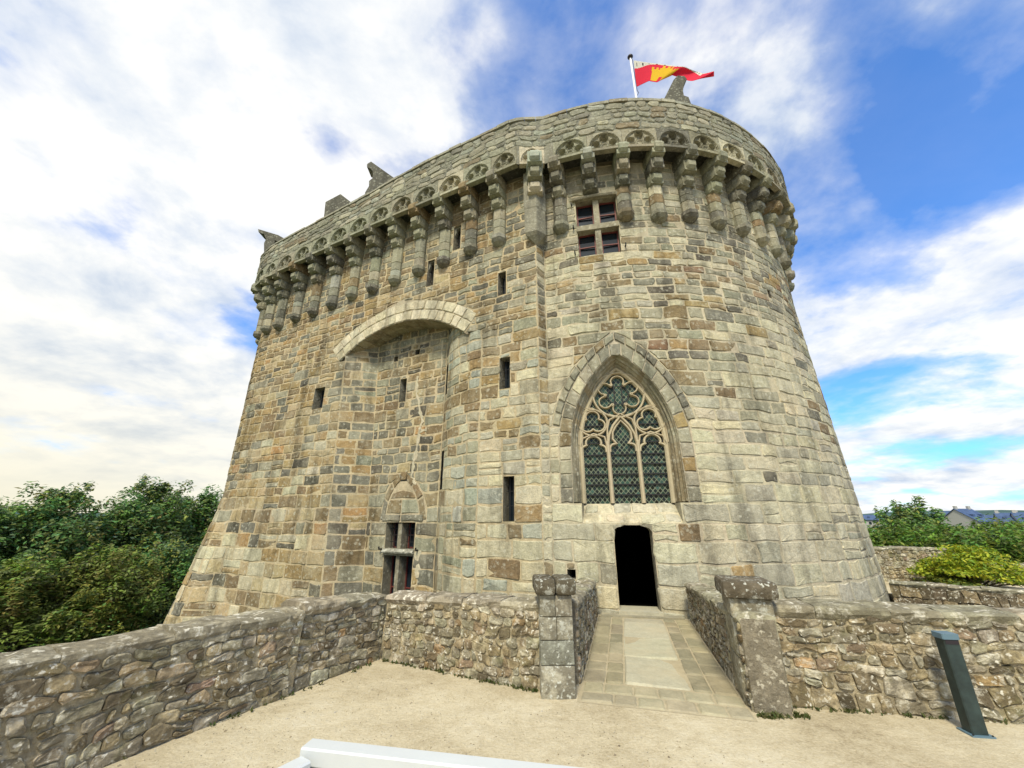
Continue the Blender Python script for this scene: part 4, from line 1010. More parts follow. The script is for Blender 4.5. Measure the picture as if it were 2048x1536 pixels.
# ---- stone gable ends above the parapet
def gable(pos, ax, poly, th, dep, col=(.17, .165, .125)):
    n = Vector((-ax[1], ax[0])); m = MB(); m.prism(poly, -th / 2, th / 2, lambda a, b, d: (pos[0] + ax[0] * a + n[0] * d, pos[1] + ax[1] * a + n[1] * d, pos[2] + b), col)
    return m.build('gable_end', 'parapet', keep)
# ------------------------------------------------------------------ placement helpers (pixel ray at a chosen depth, for working out real positions)
def ray_y(px_, py_, y):
    a = (px_ - 1024) / 782; b = -(py_ - 768) / 782; f = cs_ - b * sn_; u = sn_ + b * cs_; t = y / f; return a * t, y, CAMH + u * t
def outline(pts, y, th, mat='parapet', name='gable_end', parent=keep, col=(.12, .115, .09)):  # default colour darkened to give the backlit look against the sky
    """solid slab with the given silhouette standing at depth y, thickness th"""
    q = [ray_y(a, b, y) for a, b in pts]; m = MB(); n = len(q); V = [(x, yy, z) for x, yy, z in q] + [(x, yy + th, z) for x, yy, z in q]
    m.add(V, [list(range(n)), list(range(n, 2 * n))[::-1]] + [[i, (i + 1) % n, (i + 1) % n + n, i + n] for i in range(n)], col); return m.build(name, mat, parent)
outline([(516, 458), (556, 470), (571, 478), (566, 486), (549, 480), (549, 520), (528, 520), (528, 486), (532, 478), (528, 468), (517, 464)], 15.9, .55)
outline([(651, 404), (681, 388), (703, 405), (706, 440), (640, 470), (648, 432)], 14.0, .8)
outline([(734, 328), (742, 323), (790, 357), (800, 380), (728, 410), (730, 385), (738, 372), (738, 362), (745, 356), (746, 344), (742, 337), (734, 334)], 13.2, .55)
outline([(1320, 214), (1347, 160), (1355, 151), (1369, 152), (1374, 158), (1368, 166), (1366, 182), (1368, 191), (1377, 194), (1382, 207), (1390, 211), (1392, 224), (1410, 250), (1315, 250)], 10.2, .55)

# ---- flag and pole
pb, pt_ = ray_y(1277, 235, 11.2), ray_y(1262, 116, 11.2)
pole_x, pole_y = (pb[0] + pt_[0]) / 2, 11.2
fp = empty('flagpole', (pole_x, pole_y, 12.6), 'slim white flagpole with a dark round knob on the keep', 'flagpole')
m = MB(); m.tube([(pole_x, pole_y, 12.6), (pole_x, pole_y, pt_[2])], [.05, .04], 10); m.build('pole', 'pole', fp, smooth=True)
m = MB(); zt = pt_[2]
m.tube([(pole_x, pole_y, zt - .02), (pole_x, pole_y, zt + .02), (pole_x, pole_y, zt + .07), (pole_x, pole_y, zt + .13), (pole_x, pole_y, zt + .16)], [.05, .10, .12, .09, .02], 12); m.build('finial', 'darkmetal', fp, smooth=True)
m = MB(); zl = ray_y(1272, 183, pole_y)[2]
m.tube([(pole_x + .05, pole_y - .05, zl + 1.9), (pole_x + .06, pole_y - .05, zl), (pole_x + .1, pole_y - .06, zl - .15), (pole_x + .04, pole_y - .06, zl - .3)], .012, 5); m.build('halyard', 'darkmetal', fp)
FU, FV = 150, 56
tl_, bl_ = Vector(ray_y(1267, 121, pole_y)), Vector(ray_y(1273, 174, pole_y))
topc = [(1267, 121), (1300, 126), (1345, 131), (1370, 134), (1393, 143), (1405, 147), (1428, 143)]
botc = [(1273, 174), (1298, 162), (1314, 165), (1344, 150), (1370, 160), (1386, 162), (1428, 152)]
def interp(c, t):
    x = t * (len(c) - 1); i = min(int(x), len(c) - 2); f = x - i; return (c[i][0] + (c[i + 1][0] - c[i][0]) * f, c[i][1] + (c[i + 1][1] - c[i][1]) * f)
V = []; F = []; CC = []
for i in range(FU + 1):
    t = i / FU; a, b = interp(topc, t), interp(botc, t)
    for j in range(FV + 1):
        v = j / FV; y = pole_y - .05 + .22 * t * math.sin(t * 11 + v * 1.6) - .5 * t
        V.append(ray_y(a[0] + (b[0] - a[0]) * v, a[1] + (b[1] - a[1]) * v + .8 * math.sin(t * 23 + v * 3) * t, y))
def castle(u, v):   # little castle with three battlemented towers, unit square, v down
    if not (0 < u < 1 and 0 < v < 1): return False
    if v > .42: return (.06 < u < .94) and not (.42 < u < .58 and v > .72)
    for c, w, top in ((.2, .15, .16), (.5, .17, .0), (.8, .15, .16)):
        if abs(u - c) < w and v > top: 
            if v < top + .12: return int((u - c + w) / (2 * w) * 5) % 2 == 0
            return True
    return False
for i in range(FU):
    for j in range(FV):
        t, v = (i + .5) / FU, (j + .5) / FV; c = (.72, .035, .075)
        chief = .30 - .24 * sm(0.02, .22, t) + .20 * sm(.55, .8, t) * (1 - sm(.83, .86, t))
        if v < chief:
            c = (.70, .68, .60); k = (t * 16) % 1
            if .42 < k < .58 and .25 * chief < v < .8 * chief: c = (.03, .03, .04)
        elif castle((t - .175) / .30, (v - .08) / .86): c = (.75, .50, .03)
        b = i * (FV + 1) + j; F.append([b, b + FV + 1, b + FV + 2, b + 1]); CC.append(c)
fm = MB(); fm.v = V; fm.f = F; fm.c = CC
fl = fm.build('flag', 'flag', None, smooth=True); tag(fl, 'red flag with yellow castle and pale ermine band flying above the keep', 'flag')
md = fl.modifiers.new('cloth', 'SOLIDIFY'); md.thickness = .006

# ================================================================== FOREGROUND WALLS
RUB = dict(brown=(.34, .27, .16), grey=(.40, .36, .25), tan=(.48, .40, .25), dark=(.20, .165, .105), orange=(.42, .29, .15), pale=(.48, .44, .325), pink=(.38, .28, .19))
RUBW = dict(brown=2.2, grey=3.4, tan=2.2, dark=1.3, orange=.12, pale=2.2, pink=.2)
def rpick(w=RUBW): k = random.choices(list(w), list(w.values()))[0]; return jit(RUB[k], .15)
def rubble_wall(name, label, p0, p1, n, h0, h1, thick, rows, wid=(.12, .36), mat='rubble', cop=True, coph=.065, limit=300, group=None, zb=-.05, copcol=(.37, .335, .235), cat='wall', dk=False, maxu=None):
    p0, p1 = Vector(p0), Vector(p1); d = p1 - p0; L = d.length; d = d / L; n = Vector(n).normalized()
    root = empty(name, (p0.x, p0.y, 0), label, cat, group)
    ht = lambda u: h0 + (h1 - h0) * u / L
    def P(u, z, e): q = p0 + d * u + n * e; return (q.x, q.y, z)
    # rough mortar face
    nu, nz_ = max(4, int(L / .09)), 12; mb = MB(); V = []
    for i in range(nu + 1):
        for j in range(nz_ + 1):
            u = L * i / nu; z = zb + (ht(u) - zb) * j / nz_; V.append(P(u, z, -.012 + .012 * nz2(u * 5, z * 5, 1, 2.2 + p0.x)))
    F = [[i * (nz_ + 1) + j, (i + 1) * (nz_ + 1) + j, (i + 1) * (nz_ + 1) + j + 1, i * (nz_ + 1) + j + 1] for i in range(nu) for j in range(nz_)]
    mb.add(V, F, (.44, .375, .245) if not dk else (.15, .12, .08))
    for a, b in (((0, zb), (L, zb)),):
        mb.quad(P(0, zb, -thick), P(L, zb, -thick), P(L, ht(L), -thick), P(0, ht(0), -thick), (.25, .22, .16))
        mb.quad(P(0, ht(0), -thick), P(L, ht(L), -thick), P(L, ht(L), -.01), P(0, ht(0), -.01), (.4, .38, .3))
        mb.quad(P(0, zb, -thick), P(0, zb, -.01), P(0, ht(0), -.01), P(0, ht(0), -thick), (.25, .22, .16)); mb.quad(P(L, zb, -thick), P(L, zb, -.01), P(L, ht(L), -.01), P(L, ht(L), -thick), (.25, .22, .16))
    mb.build('wall_core', 'rubmortar', root)
    # stones in wandering rows
    tot = sum(rows); fr = [0]
    for r in rows: fr.append(fr[-1] + r / tot)
    sd_ = random.uniform(0, 50); stones = []
    bz = lambda k, u: zb + .03 + (ht(u) - zb - .03 - (coph * .4 if cop else 0)) * fr[k] + (0 if k in (0, len(rows)) else .035 * nz2(u * 1.7, k * 3.1, 1, sd_))
    for k in range(len(rows)):
        u = -random.uniform(0, .1); hrow = rows[k] / tot * h0
        while u < L:
            w = random.uniform(*wid) * (.5 + 2.6 * hrow); a, b = max(u, 0), min(u + w, L); u += w
            if b - a < .05: continue
            q = [(a, bz(k, a)), (b, bz(k, b)), (b, bz(k + 1, b)), (a, bz(k + 1, a))]
            sk = random.uniform(-.03, .03); q[2] = (min(L, q[2][0] + sk), q[2][1]); q[0] = (max(0, q[0][0] - sk), q[0][1])
            if random.random() < .22 and hrow > .11:
                t = random.uniform(.4, .6); lm = (q[0][0] * (1 - t) + q[3][0] * t, q[0][1] * (1 - t) + q[3][1] * t); rm = (q[1][0] * (1 - t) + q[2][0] * t, q[1][1] * (1 - t) + q[2][1] * t); qs = [[q[0], q[1], rm, lm], [lm, rm, q[2], q[3]]]
            else: qs = [q]
            for qq in qs:
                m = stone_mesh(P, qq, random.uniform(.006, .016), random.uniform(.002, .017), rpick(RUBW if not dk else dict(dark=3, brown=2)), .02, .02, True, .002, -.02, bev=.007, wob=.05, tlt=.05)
                if m: stones.append(m)
    emit_stones(stones, 'rubble_stone', mat, root, limit, stuff='small_rubble')
    if cop:
        u = 0
        while u < L - .02:
            l = random.uniform(.3, .75); b = min(u + l, L); 
            if L - b < .15: b = L
            m = MB(); e = random.uniform(-.02, .004); V = []; ks = 5
            hh = coph * random.uniform(.75, 1.2)
            for i in range(ks):
                uu = u + .002 + (b - u - .004) * i / (ks - 1); z = ht(uu); jn = lambda s=.016: random.uniform(-s, s); en = .008 if i in (0, ks - 1) else 0
                sec = [(.008 + e - en, -.05), (.034 + e + jn() - en, .0), (.032 + e + jn() - en, hh * .55), (.004 + e + jn() - en, hh * .92 - en * .5), (-.10, hh * (1.04) + jn()), (-thick * .5, hh * 1.08 + jn()), (-thick + .06, hh + jn()), (-thick - .02, hh * .5), (-thick - .01, -.05)]
                V += [P(uu, z + zz, dd) for dd, zz in sec]
            ns_ = 9; F = [list(range(ns_)), [(ks - 1) * ns_ + j for j in range(ns_)][::-1]]
            for i in range(ks - 1):
                for j in range(ns_): F.append([i * ns_ + j, i * ns_ + (j + 1) % ns_, (i + 1) * ns_ + (j + 1) % ns_, (i + 1) * ns_ + j])
            m.add(V, F, jit(copcol, .16)); m.build('coping_stone', 'coping', root); u = b
    return root
ROWS = [.13, .11, .10, .10, .09, .10, .09, .09]
INA = Vector((WA.y, -WA.x))                                            # inner side of the left parapet faces right
SEAM = 1.28
rubble_wall('parapet_wall', 'long low lichened rubble wall running off at the left', wa(4.9), wa(SEAM), INA, .84, .755, .46, [.13, .11, .10, .11, .09, .10, .10, .09], (.10, .36))
rubble_wall('parapet_wall', 'short dark rubble wall meeting the corner left of the pillars', (W0 + INA * -.045 - WA * (SEAM - .002)).to_tuple(), (W0 + INA * -.045 + WA * .02).to_tuple(), INA, .80, .74, .42, ROWS)
b0, b1 = Vector((-1.78, 6.26)), Vector((.34, 5.2)); dB = (b1 - b0).normalized(); nB = Vector((dB.y, -dB.x))
rubble_wall('parapet_wall', 'lichen-spotted rubble wall between the wall corner and the left gate pillar', b0.to_tuple(), b1.to_tuple(), nB, .745, .83, .42, [.12, .10, .10, .09, .09, .10, .09, .09], (.09, .28))
r0, r1 = Vector((2.80, 4.86)), Vector((9.2, 3.66)); dR = (r1 - r0).normalized(); nR = Vector((dR.y, -dR.x))
rubble_wall('parapet_wall', 'lichened rubble wall behind the dark bollard at the right', r0.to_tuple(), r1.to_tuple(), nR, .86, .87, .42, [.20, .16, .10, .09, .10, .09, .09, .08], (.11, .36))
# bridge parapets: inner faces look at the path
lb0, lb1 = Vector(bp(-.86, -.2)), Vector(bp(-.86, 3.45)); rubble_wall('bridge_parapet', 'left rubble parapet of the footbridge leading to the doorway', lb0.to_tuple(), lb1.to_tuple(), BN, .80, .60, .34, [.11, .10, .10, .09, .09, .09, .09], (.09, .26))
rb0, rb1 = Vector(bp(.87, -.42)), Vector(bp(.87, 3.5)); rubble_wall('bridge_parapet', 'right rubble parapet of the footbridge leading to the doorway', rb0.to_tuple(), rb1.to_tuple(), -BN, .82, .60, .34, [.11, .10, .10, .09, .09, .09, .09], (.09, .26))
# walls beyond the ditch
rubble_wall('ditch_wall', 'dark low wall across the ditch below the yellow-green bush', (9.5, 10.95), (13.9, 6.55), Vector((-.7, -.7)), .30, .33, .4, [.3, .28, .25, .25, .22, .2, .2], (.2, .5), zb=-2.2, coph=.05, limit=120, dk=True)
rubble_wall('terrace_wall', 'grey rubble wall end beside the tower behind the bush', (10.9, 13.6), (13.75, 13.2), Vector((-.15, -1)), .92, .92, .45, [.13] * 8, (.12, .3), limit=150)
rubble_wall('terrace_wall', 'low pale-topped wall at the far right behind the bush', (14.2, 13.0), (21.5, 11.2), Vector((-.2, -1)), .50, .52, .4, [.13] * 4, (.14, .34), limit=120)

# gate pillars
def pillar(label, c, ax, w, dep, h, caph, over, joints):
    """c: middle of the front face at the ground, ax: direction to the right along the front"""
    ax = Vector(ax).normalized(); n = Vector((ax.y, -ax.x)); root = empty('gate_pillar', (c[0], c[1], 0), label, 'pillar', 'pillars at the bridge entrance')
    def tf(x, z, d): q = Vector(c) + ax * x + n * d; return (q.x, q.y, z)
    def block(x0, x1, z0, z1, d0, d1, col, name, mat, bev=.012, amp=.007):
        m = MB(); K = 5
        def lin(a, b): return [a, a + bev] + [a + bev + (b - a - 2 * bev) * i / (K - 3) for i in range(1, K - 3)] + [b - bev, b]
        def skin(p):   # rounded box surface with slight unevenness
            x, z, d = p; cx = min(max(x, x0 + bev), x1 - bev); cz = min(max(z, z0 + bev), z1 - bev); cd = min(max(d, d0 + bev), d1 - bev)
            v = Vector((x - cx, z - cz, d - cd)); v = v.normalized() * bev if v.length > 1e-6 else v
            k = amp * noise.noise(Vector((cx * 7 + c[0], cz * 7, cd * 7))) * 2
            return tf(cx + v.x * (1 + k * 10) , cz + v.y, cd + v.z * (1 + k * 10) + (k if v.z > 0 else 0))
        X, Z, D = lin(x0, x1), lin(z0, z1), lin(d0, d1)
        def patch(A, B, f): 
            V = [skin(f(a, b)) for a in A for b in B]; nb = len(B); m.add(V, [[i * nb + j, (i + 1) * nb + j, (i + 1) * nb + j + 1, i * nb + j + 1] for i in range(len(A) - 1) for j in range(nb - 1)], col)
        patch(X, Z, lambda a, b: (a, b, d1)); patch(X, Z, lambda a, b: (a, b, d0)); patch(D, Z, lambda a, b: (x0, b, a)); patch(D, Z, lambda a, b: (x1, b, a)); patch(X, D, lambda a, b: (a, z1, b)); patch(X, D, lambda a, b: (a, z0, b))
        m.build(name, mat, root, smooth=True)
    m = MB(); m.box((-w / 2 + .015, -.03, -dep + .015), (w / 2 - .015, h - .01, -.015), (.25, .22, .16), lambda x, z, d: tf(x, z, d)); m.build('pillar_core', 'rubmortar', root)
    for x0, x1, z0, z1, col in joints: block(x0 * w / 2, x1 * w / 2, z0, z1, -dep, 0, col, 'pillar_block', 'pillar')
    return root, block, tf
pg = (.42, .40, .30)
root, block, tf = pillar('left gate pillar with split dark capstone beside the lichen-spotted wall', (.50, 5.03), (1, .02), .37, .42, .98, .17, .04,
    [(-1, 1, -.03, .30, jit(pg, .1)), (-1, 1, .307, .535, jit((.38, .39, .32), .05)), (-1, .0, .542, .765, jit(pg, .1)), (.015, 1, .542, .765, jit(pg, .1)), (-1, -.05, .772, .985, jit((.34, .32, .24), .1)), (-.04, 1, .772, .985, jit((.37, .34, .26), .1))])
for x0, x1 in ((-.235, -.004), (.004, .235)): block(x0, x1, .99, 1.155, -.46, .045, jit((.13, .11, .075), .12), 'capstone', 'pillar', .03, .01)
ra = (1, -.30)
root, block, tf = pillar('right gate pillar, broader, with one large lichened capstone', (2.60, 4.80), ra, .42, .46, .98, .17, .04,
    [(-1, 1, -.03, .42, jit((.31, .285, .20), .08)), (-1, 1, .424, .80, jit((.34, .31, .215), .08)), (-1, 1, .804, .985, jit((.40, .36, .26), .08))])
block(-.265, .275, .988, 1.165, -.50, .05, jit((.17, .145, .10), .1), 'capstone', 'pillar', .04, .014)

# bollard path light
bx = (4.14, 4.32); bo = empty('bollard', (bx[0], bx[1], 0), 'dark green square bollard light standing against the right rubble wall', 'bollard')
ang = R_(-8); ca, sa = math.cos(ang), math.sin(ang)
tfb = lambda x, y, z: (bx[0] + ca * x - sa * y, bx[1] + sa * x + ca * y, z)
m = MB(); m.box((-.09, -.08, 0), (.09, .08, .012), (.1, .1, .1), tfb); m.build('base_plate', 'bollardtop', bo)
def bevbox(lo, hi, b):
    m = MB(); x0, y0, z0 = lo; x1, y1, z1 = hi; pf = [(x0 + b, y0), (x1 - b, y0), (x1, y0 + b), (x1, y1 - b), (x1 - b, y1), (x0 + b, y1), (x0, y1 - b), (x0, y0 + b)]
    m.prism(pf, z0, z1, lambda a, c, d: tfb(a, c, d)); return m
bevbox((-.064, -.055, .012), (.064, .055, .735), .008).build('shaft', 'bollard', bo)
bevbox((-.072, -.063, .739), (.072, .063, .785), .008).build('lamp_head', 'bollardtop', bo)
m = MB(); m.box((-.055, -.0575, .70), (.055, -.0555, .732), (.1, .1, .1), tfb); m.build('light_slot', 'darkmetal', bo)
for sx in (-.075, .075):
    m = MB(); m.tube([tfb(sx, -.068, .01), tfb(sx, -.07, .02)], .007, 6); m.build('anchor_bolt', 'iron', bo)

# white railing in front of the camera
rl = empty('white_railing', (-.8, 1.95, 0), 'white painted square steel railing corner in the bottom foreground', 'railing')
RT = .95
dr_ = Vector((1.13, -.212)).normalized(); nn = Vector((-dr_.y, dr_.x))
def rail(p, d, L, w, h, z, name, b=.006):
    d = Vector(d).normalized(); n = Vector((-d.y, d.x)); m = MB()
    prof = [(-w / 2 + b, 0), (w / 2 - b, 0), (w / 2, b), (w / 2, h - b), (w / 2 - b, h), (-w / 2 + b, h), (-w / 2, h - b), (-w / 2, b)]
    m.prism(prof, 0, L, lambda a, c, t: (p[0] + d.x * t + n.x * a, p[1] + d.y * t + n.y * a, z - h + c)); return m.build(name, 'white', rl)
rail((-.828, 1.972), dr_, 2.6, .078, .06, RT, 'top_rail')
rail((-.798, 1.905), (-.545, -.84), 1.5, .07, .06, RT - .02, 'top_rail')
for px_, py_ in ((-.78, 1.955), (.9, 1.64), (-1.42, .9)):
    m = MB(); m.box((px_ - .03, py_ - .03, 0), (px_ + .03, py_ + .03, RT - .062 if px_ < -.7 and py_ > 1.5 else RT - .085), (.8, .8, .8)); m.build('post', 'white', rl)
rail((-.76, 1.96), dr_, 2.4, .05, .05, .25, 'lower_rail')

# ================================================================== VEGETATION
def leaf_blob(mb, c, r, n, size, cols, flat=.8, ori=.6):
    c = np.array(c); r = np.array(r)
    d = rng.normal(0, 1, (n, 3)); d /= np.linalg.norm(d, axis=1)[:, None]; rad = (rng.random(n) ** .42)[:, None]
    P = c + d * rad * r
    for k in range(n):
        a = rng.normal(0, 1, 3); a[2] = abs(a[2]) * flat + .3 * 0; nrm = d[k] * ori + a * .7 + np.array([0, 0, .5]); nrm /= np.linalg.norm(nrm)
        t = np.cross(nrm, rng.normal(0, 1, 3)); t /= np.linalg.norm(t) + 1e-9; b = np.cross(nrm, t); s = size * random.uniform(.6, 1.4); p = P[k]
        col = cols[rng.integers(len(cols))]; f = random.uniform(.7, 1.3)
        mb.add([p - t * s, p - b * s * .42 + nrm * s * .1, p + t * s, p + b * s * .42 + nrm * s * .1], [[0, 1, 2, 3]], tuple(x * f for x in col))
def crown_mesh(R, H, nclump, nleaf, size, cols, seed, taper=.35, spiky=.0):
    """clumps spread through an egg-shaped crown, base at z=0"""
    random.seed(seed); mb = MB(); limbs = []
    for k in range(nclump):
        h = random.random() ** .85; a = random.random() * 6.283; w = R * (math.sin(math.pi * min(1, .12 + h * .86)) ** .7) * (1 - taper * h) ; rr = w * (random.random() ** .45)
        c = (rr * math.cos(a), rr * math.sin(a), H * h); s = random.uniform(.45, 1.25) * R * .27
        cc = [tuple(x * random.uniform(.75, 1.3) for x in q) for q in cols]
        leaf_blob(mb, c, (s, s, s * (.75 + spiky)), int(nleaf * random.uniform(.6, 1.4)), size, cc); limbs.append((c, s))
        for _ in range(2 if h > .45 else 1):   # loose sprays that break the outline
            e = Vector(c) + Vector((math.cos(a), math.sin(a), random.uniform(.3, 1.6))).normalized() * s * 1.25; leaf_blob(mb, e, (s * .35, s * .35, s * .5), int(nleaf * .16), size, cc)
    return mb, limbs
def tree(name, label, pos, zbase, mbl, trunk_h, group, rot=0, sc=1.0, szz=1.0):
    mb, limbs = mbl; root = empty(name, (pos[0], pos[1], zbase), label, 'tree', group); ca, sa = math.cos(rot), math.sin(rot)
    key = id(mb)
    if key not in meshes:
        o = mb.build('crown', 'leaf', None, recenter=False); meshes[key] = o.data
        t = MB(); H = max(c[2] for c, s in limbs)
        t.tube([(0, 0, -trunk_h), (.05, .03, -trunk_h * .4), (0, 0, .3), (.1, 0, H * .5), (.05, .1, H * .8)], [.26, .2, .16, .09, .03], 8)
        for c, s in limbs[::3]: z = max(-.4, c[2] * .55 - .4); t.tube([(0, 0, z), (c[0] * .5, c[1] * .5, (z + c[2]) / 2 + .1), c], [.08, .05, .015], 5)
        o2 = t.build('trunk', 'bark', None, recenter=False); tr_m[key] = o2.data
    else:
        o = bpy.data.objects.new('crown', meshes[key]); C.objects.link(o); o2 = bpy.data.objects.new('trunk', tr_m[key]); C.objects.link(o2)
    for q in (o, o2): q.parent = root; q.location = (0, 0, trunk_h * szz); q.scale = (sc, sc, szz); q.rotation_euler = (0, 0, rot)
    return root
meshes, tr_m = {}, {}
G1 = [(.125, .215, .07), (.17, .28, .08), (.105, .19, .085), (.22, .30, .07)]
G2 = [(.17, .22, .045), (.21, .25, .05), (.13, .18, .045)]
G3 = [(.13, .21, .035), (.17, .25, .04), (.10, .17, .035)]
cA = crown_mesh(3.0, 7.6, 105, 190, .105, G1, 11, .45, .55); cB = crown_mesh(2.5, 8.4, 95, 180, .10, G1, 12, .6, .7); cC = crown_mesh(2.2, 4.6, 90, 230, .075, G2, 13); cD = crown_mesh(4.2, 6.0, 120, 150, .17, G3, 14); cE = crown_mesh(3.4, 6.6, 90, 90, .16, G1, 15)
GR = 'trees growing below the left parapet'
def tr_at(px_, pytop, y, mbl, Hc, label, group=GR, rot=0, sc=1.0, trunk=3.2, name='broadleaf_tree'):
    x, _, z = ray_y(px_, pytop, y); gz = ground_z(x, y); s = (z - gz) / (Hc + trunk); tree(name, label, (x, y), gz, mbl, trunk, group, rot, sc, s)
tr_at(130, 985, 19, cA, 7.9, 'dark green tree with twin leafy tops left of the keep', rot=.4, sc=1.0)
tr_at(-25, 1005, 17, cB, 8.7, 'dark green tree cut by the left edge of the picture', rot=2.0, sc=1.0)
tr_at(262, 1000, 21, cB, 8.7, 'slender dark tree between the twin-topped tree and the tallest one', rot=1.1, sc=.95)
tr_at(318, 972, 23, cA, 7.9, 'tallest dark green tree left of the keep', rot=3.0, sc=1.0)
tr_at(425, 985, 25, cB, 8.7, 'dark green tree right against the left edge of the keep', rot=4.2, sc=1.05)
tr_at(235, 1095, 16.5, cC, 4.9, 'smaller olive-green tree in front of the dark trees', rot=.7, sc=1.0)
tr_at(70, 1120, 15, cC, 4.9, 'low bushy tree just over the left wall', rot=2.2, sc=1.15)
tr_at(350, 1095, 19, cA, 7.9, 'shadowed tree at the foot of the keep on the left', rot=5.0, sc=.75)
tr_at(-140, 1060, 14, cA, 7.9, 'tree mostly outside the left edge of the picture', rot=5.5, sc=.9)
tr_at(20, 1060, 24, cA, 7.9, 'tree behind the gap at the far left', rot=1.5, sc=1.1)
GR2 = 'trees beyond the right terrace wall'
tr_at(1812, 1014, 36, cE, 6.9, 'taller loose-crowned tree rising beside the right of the tower', GR2, .5, 1.15)
tr_at(1760, 1066, 27, cD, 6.4, 'rounded bright green tree next to the tower at the right', GR2, 1.5, .85)
tr_at(1925, 1064, 31, cD, 6.4, 'broad green tree behind the yellow-green bush', GR2, 2.6, 1.1)
tr_at(2040, 1060, 31, cD, 6.4, 'broad darker green tree at the right edge', GR2, 3.9, 1.15)
tr_at(1860, 1078, 26, cD, 6.4, 'rounded green tree between the loose-crowned tree and the broad one', GR2, .2, .8)
tr_at(2120, 1075, 26, cD, 6.4, 'green tree partly outside the right edge', GR2, 5.1, 1.0)
tr_at(1985, 1085, 24, cD, 6.4, 'low green tree above the pale-topped far wall', GR2, 4.4, .8)
# yellow-green bush
Y1 = [(.36, .42, .028), (.27, .36, .025), (.48, .47, .045), (.15, .25, .025)]
bu = empty('bush', (12.9, 12.2, 0), 'bright yellow-green spreading bush behind the ditch wall', 'bush'); mb = MB(); random.seed(5)
st = MB()
for k in range(100):
    a = random.random() * 6.283; rr = 1.25 * math.sqrt(random.random()); h = 1.08 * (1 - (rr / 1.5) ** 2) * random.uniform(.12, 1.0) + .04
    c = (12.95 + rr * math.cos(a) * 1.0, 12.15 + rr * math.sin(a) * .7, h); s = random.uniform(.16, .3)
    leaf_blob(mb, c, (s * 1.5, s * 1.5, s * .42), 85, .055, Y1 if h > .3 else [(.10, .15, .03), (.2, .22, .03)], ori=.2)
    if k % 4 == 0: st.tube([(12.95, 12.15, -.02), (12.95 + (c[0] - 12.95) * .5, 12.15 + (c[1] - 12.15) * .5, h * .6), c], [.03, .02, .006], 5)
mb.build('foliage', 'leaf', bu); st.build('stems', 'bark', bu)
# weeds at the wall feet
random.seed(21)
wm = MB()
for k in range(190):
    w = random.random()
    if w < .2: t = random.uniform(.1, 4.5); q = Vector(wa(t)) + INA * random.uniform(.0, .05)
    elif w < .5: t = random.uniform(0, 2.3); q = b0 + dB * t + nB * random.uniform(.0, .05)
    elif w < .8: t = random.uniform(.05, 3); q = r0 + dR * t + nR * random.uniform(.0, .05)
    else: q = Vector((2.45 + random.uniform(-.06, .4), 4.62 + random.uniform(-.03, .03)))
    for j in range(random.randint(2, 6)):
        a = random.random() * 6.28; l = random.uniform(.015, .05); x, y = q.x + random.uniform(-.03, .03), q.y + random.uniform(-.02, .02)
        wm.add([(x, y, 0), (x + .012 * math.cos(a + 1.5), y + .012 * math.sin(a + 1.5), l * .5), (x + l * .6 * math.cos(a), y + l * .6 * math.sin(a), l), (x - .012 * math.cos(a + 1.5), y - .012 * math.sin(a + 1.5), l * .5)], [[0, 1, 2, 3]], random.choice([(.09, .11, .03), (.13, .13, .05), (.06, .09, .02)]))
o = wm.build('weeds', 'leaf', None, recenter=False); tag(o, 'tiny green weeds along the foot of the rubble walls', 'weeds', kind='stuff')

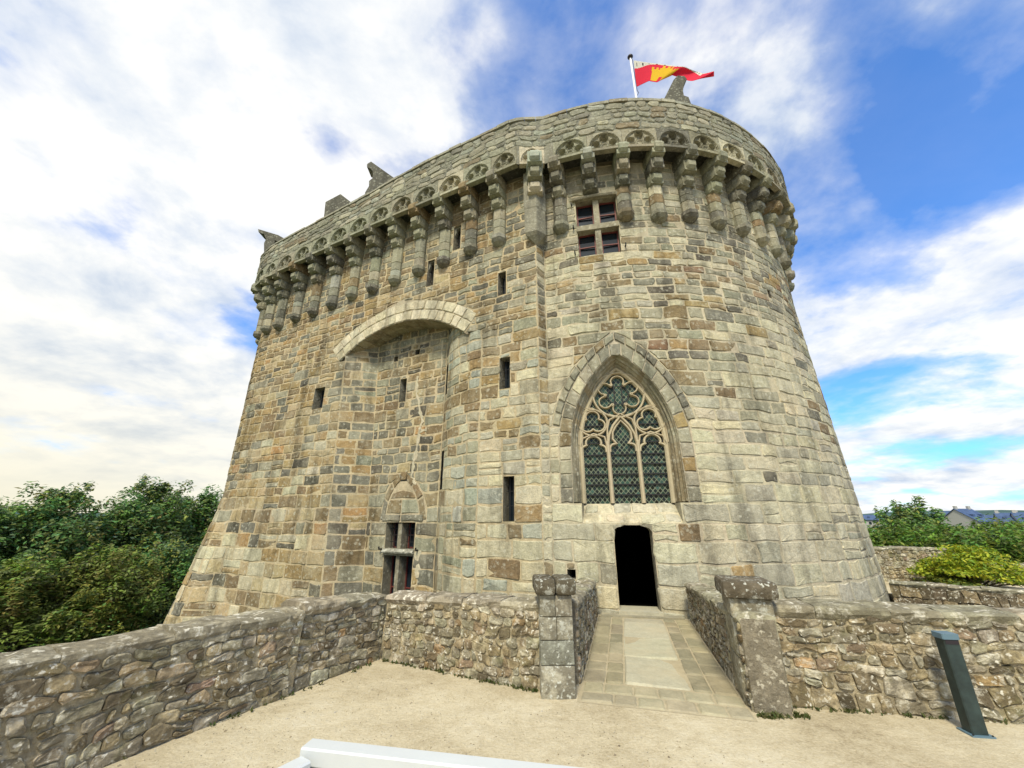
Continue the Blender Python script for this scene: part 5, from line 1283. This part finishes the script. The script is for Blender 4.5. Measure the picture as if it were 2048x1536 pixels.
# ================================================================== DISTANT HOUSES
def house(label, px0, px1, py_eave, py_ridge, y, depth, rot, gable_w=True, chim=True):
    x0, _, ze = ray_y(px0, py_eave, y); x1, _, zr = ray_y(px1, py_ridge, y); gz = ground_z((x0 + x1) / 2, y) - .5
    L = (x1 - x0) * .8; cx = (x0 + x1) / 2; root = empty('house', (cx, y, gz), label, 'house', 'slate-roofed houses on the far right skyline')
    ca, sa = math.cos(rot), math.sin(rot); tfh = lambda a, b, z: (cx + ca * a - sa * b, y + sa * a + ca * b, z)
    h = L / 2; D = depth / 2
    m = MB(); v = [tfh(-h, -D, gz), tfh(h, -D, gz), tfh(h, D, gz), tfh(-h, D, gz), tfh(-h, -D, ze), tfh(h, -D, ze), tfh(h, D, ze), tfh(-h, D, ze), tfh(-h, 0, zr), tfh(h, 0, zr)]
    m.add(v, [[0, 1, 5, 4], [1, 2, 6, 9, 5], [2, 3, 7, 6], [3, 0, 4, 8, 7]]); m.build('wall', 'render', root)
    m = MB(); e = .5; t = .25; sl = (zr - ze) / D
    for s in (-1, 1):
        a = [tfh(-h - .25, s * (D + e), ze - e * sl + .05), tfh(h + .25, s * (D + e), ze - e * sl + .05), tfh(h + .25, 0, zr + .05), tfh(-h - .25, 0, zr + .05)]
        b = [(x, yy, z + t) for x, yy, z in a]; m.add(a + b, [[0, 1, 2, 3], [4, 5, 6, 7], [0, 1, 5, 4], [1, 2, 6, 5], [3, 0, 4, 7]])
    rf = m.build('roof', 'slate', root)
    if chim:
        for sx in (-.8, .75):
            m = MB(); m.box((sx * h - .5, -.35, zr - .6), (sx * h + .5, .35, zr + 1.2), (.5, .5, .5), tfh); m.build('chimney', 'render', rf)
    nwin = max(2, int(L / 5))
    for k in range(nwin):
        xx = -h + L * (k + .5) / nwin
        m = MB(); m.box((xx - .6, -D - .06, ze - 2.2), (xx + .6, -D + .02, ze - .7), (.3, .3, .3), tfh); wo = m.build('window', 'render', root)
        m = MB(); m.box((xx - .5, -D - .08, ze - 2.1), (xx + .5, -D - .062, ze - .8), (.3, .3, .3), tfh); m.build('pane', 'glass', wo)
        m = MB(); zz = ze + (zr - ze) * .35; m.box((xx - .45, -D * .72, zz - .1), (xx + .45, -D * .45, zz + .9), (.3, .3, .3), tfh); m.build('dormer', 'slate', rf)
house('leftmost blue-slate house beyond the right trees', 1876, 1918, 1043, 1024, 160, 12, R_(-42))
house('blue-slate house with a tall cream gable on the right skyline', 1908, 1950, 1042, 1019, 150, 11, R_(8))
house('long low slate-roofed house in the middle of the right skyline', 1950, 2000, 1045, 1031, 175, 10, R_(-44))
house('slate-roofed house with dormers near the right edge', 2000, 2034, 1044, 1027, 165, 11, R_(-40))
house('slate-roofed house cut by the right edge of the picture', 2036, 2075, 1046, 1026, 160, 11, R_(-36))
house('pale distant house just right of the tower', 1728, 1765, 1040, 1031, 210, 12, R_(-38), chim=False)
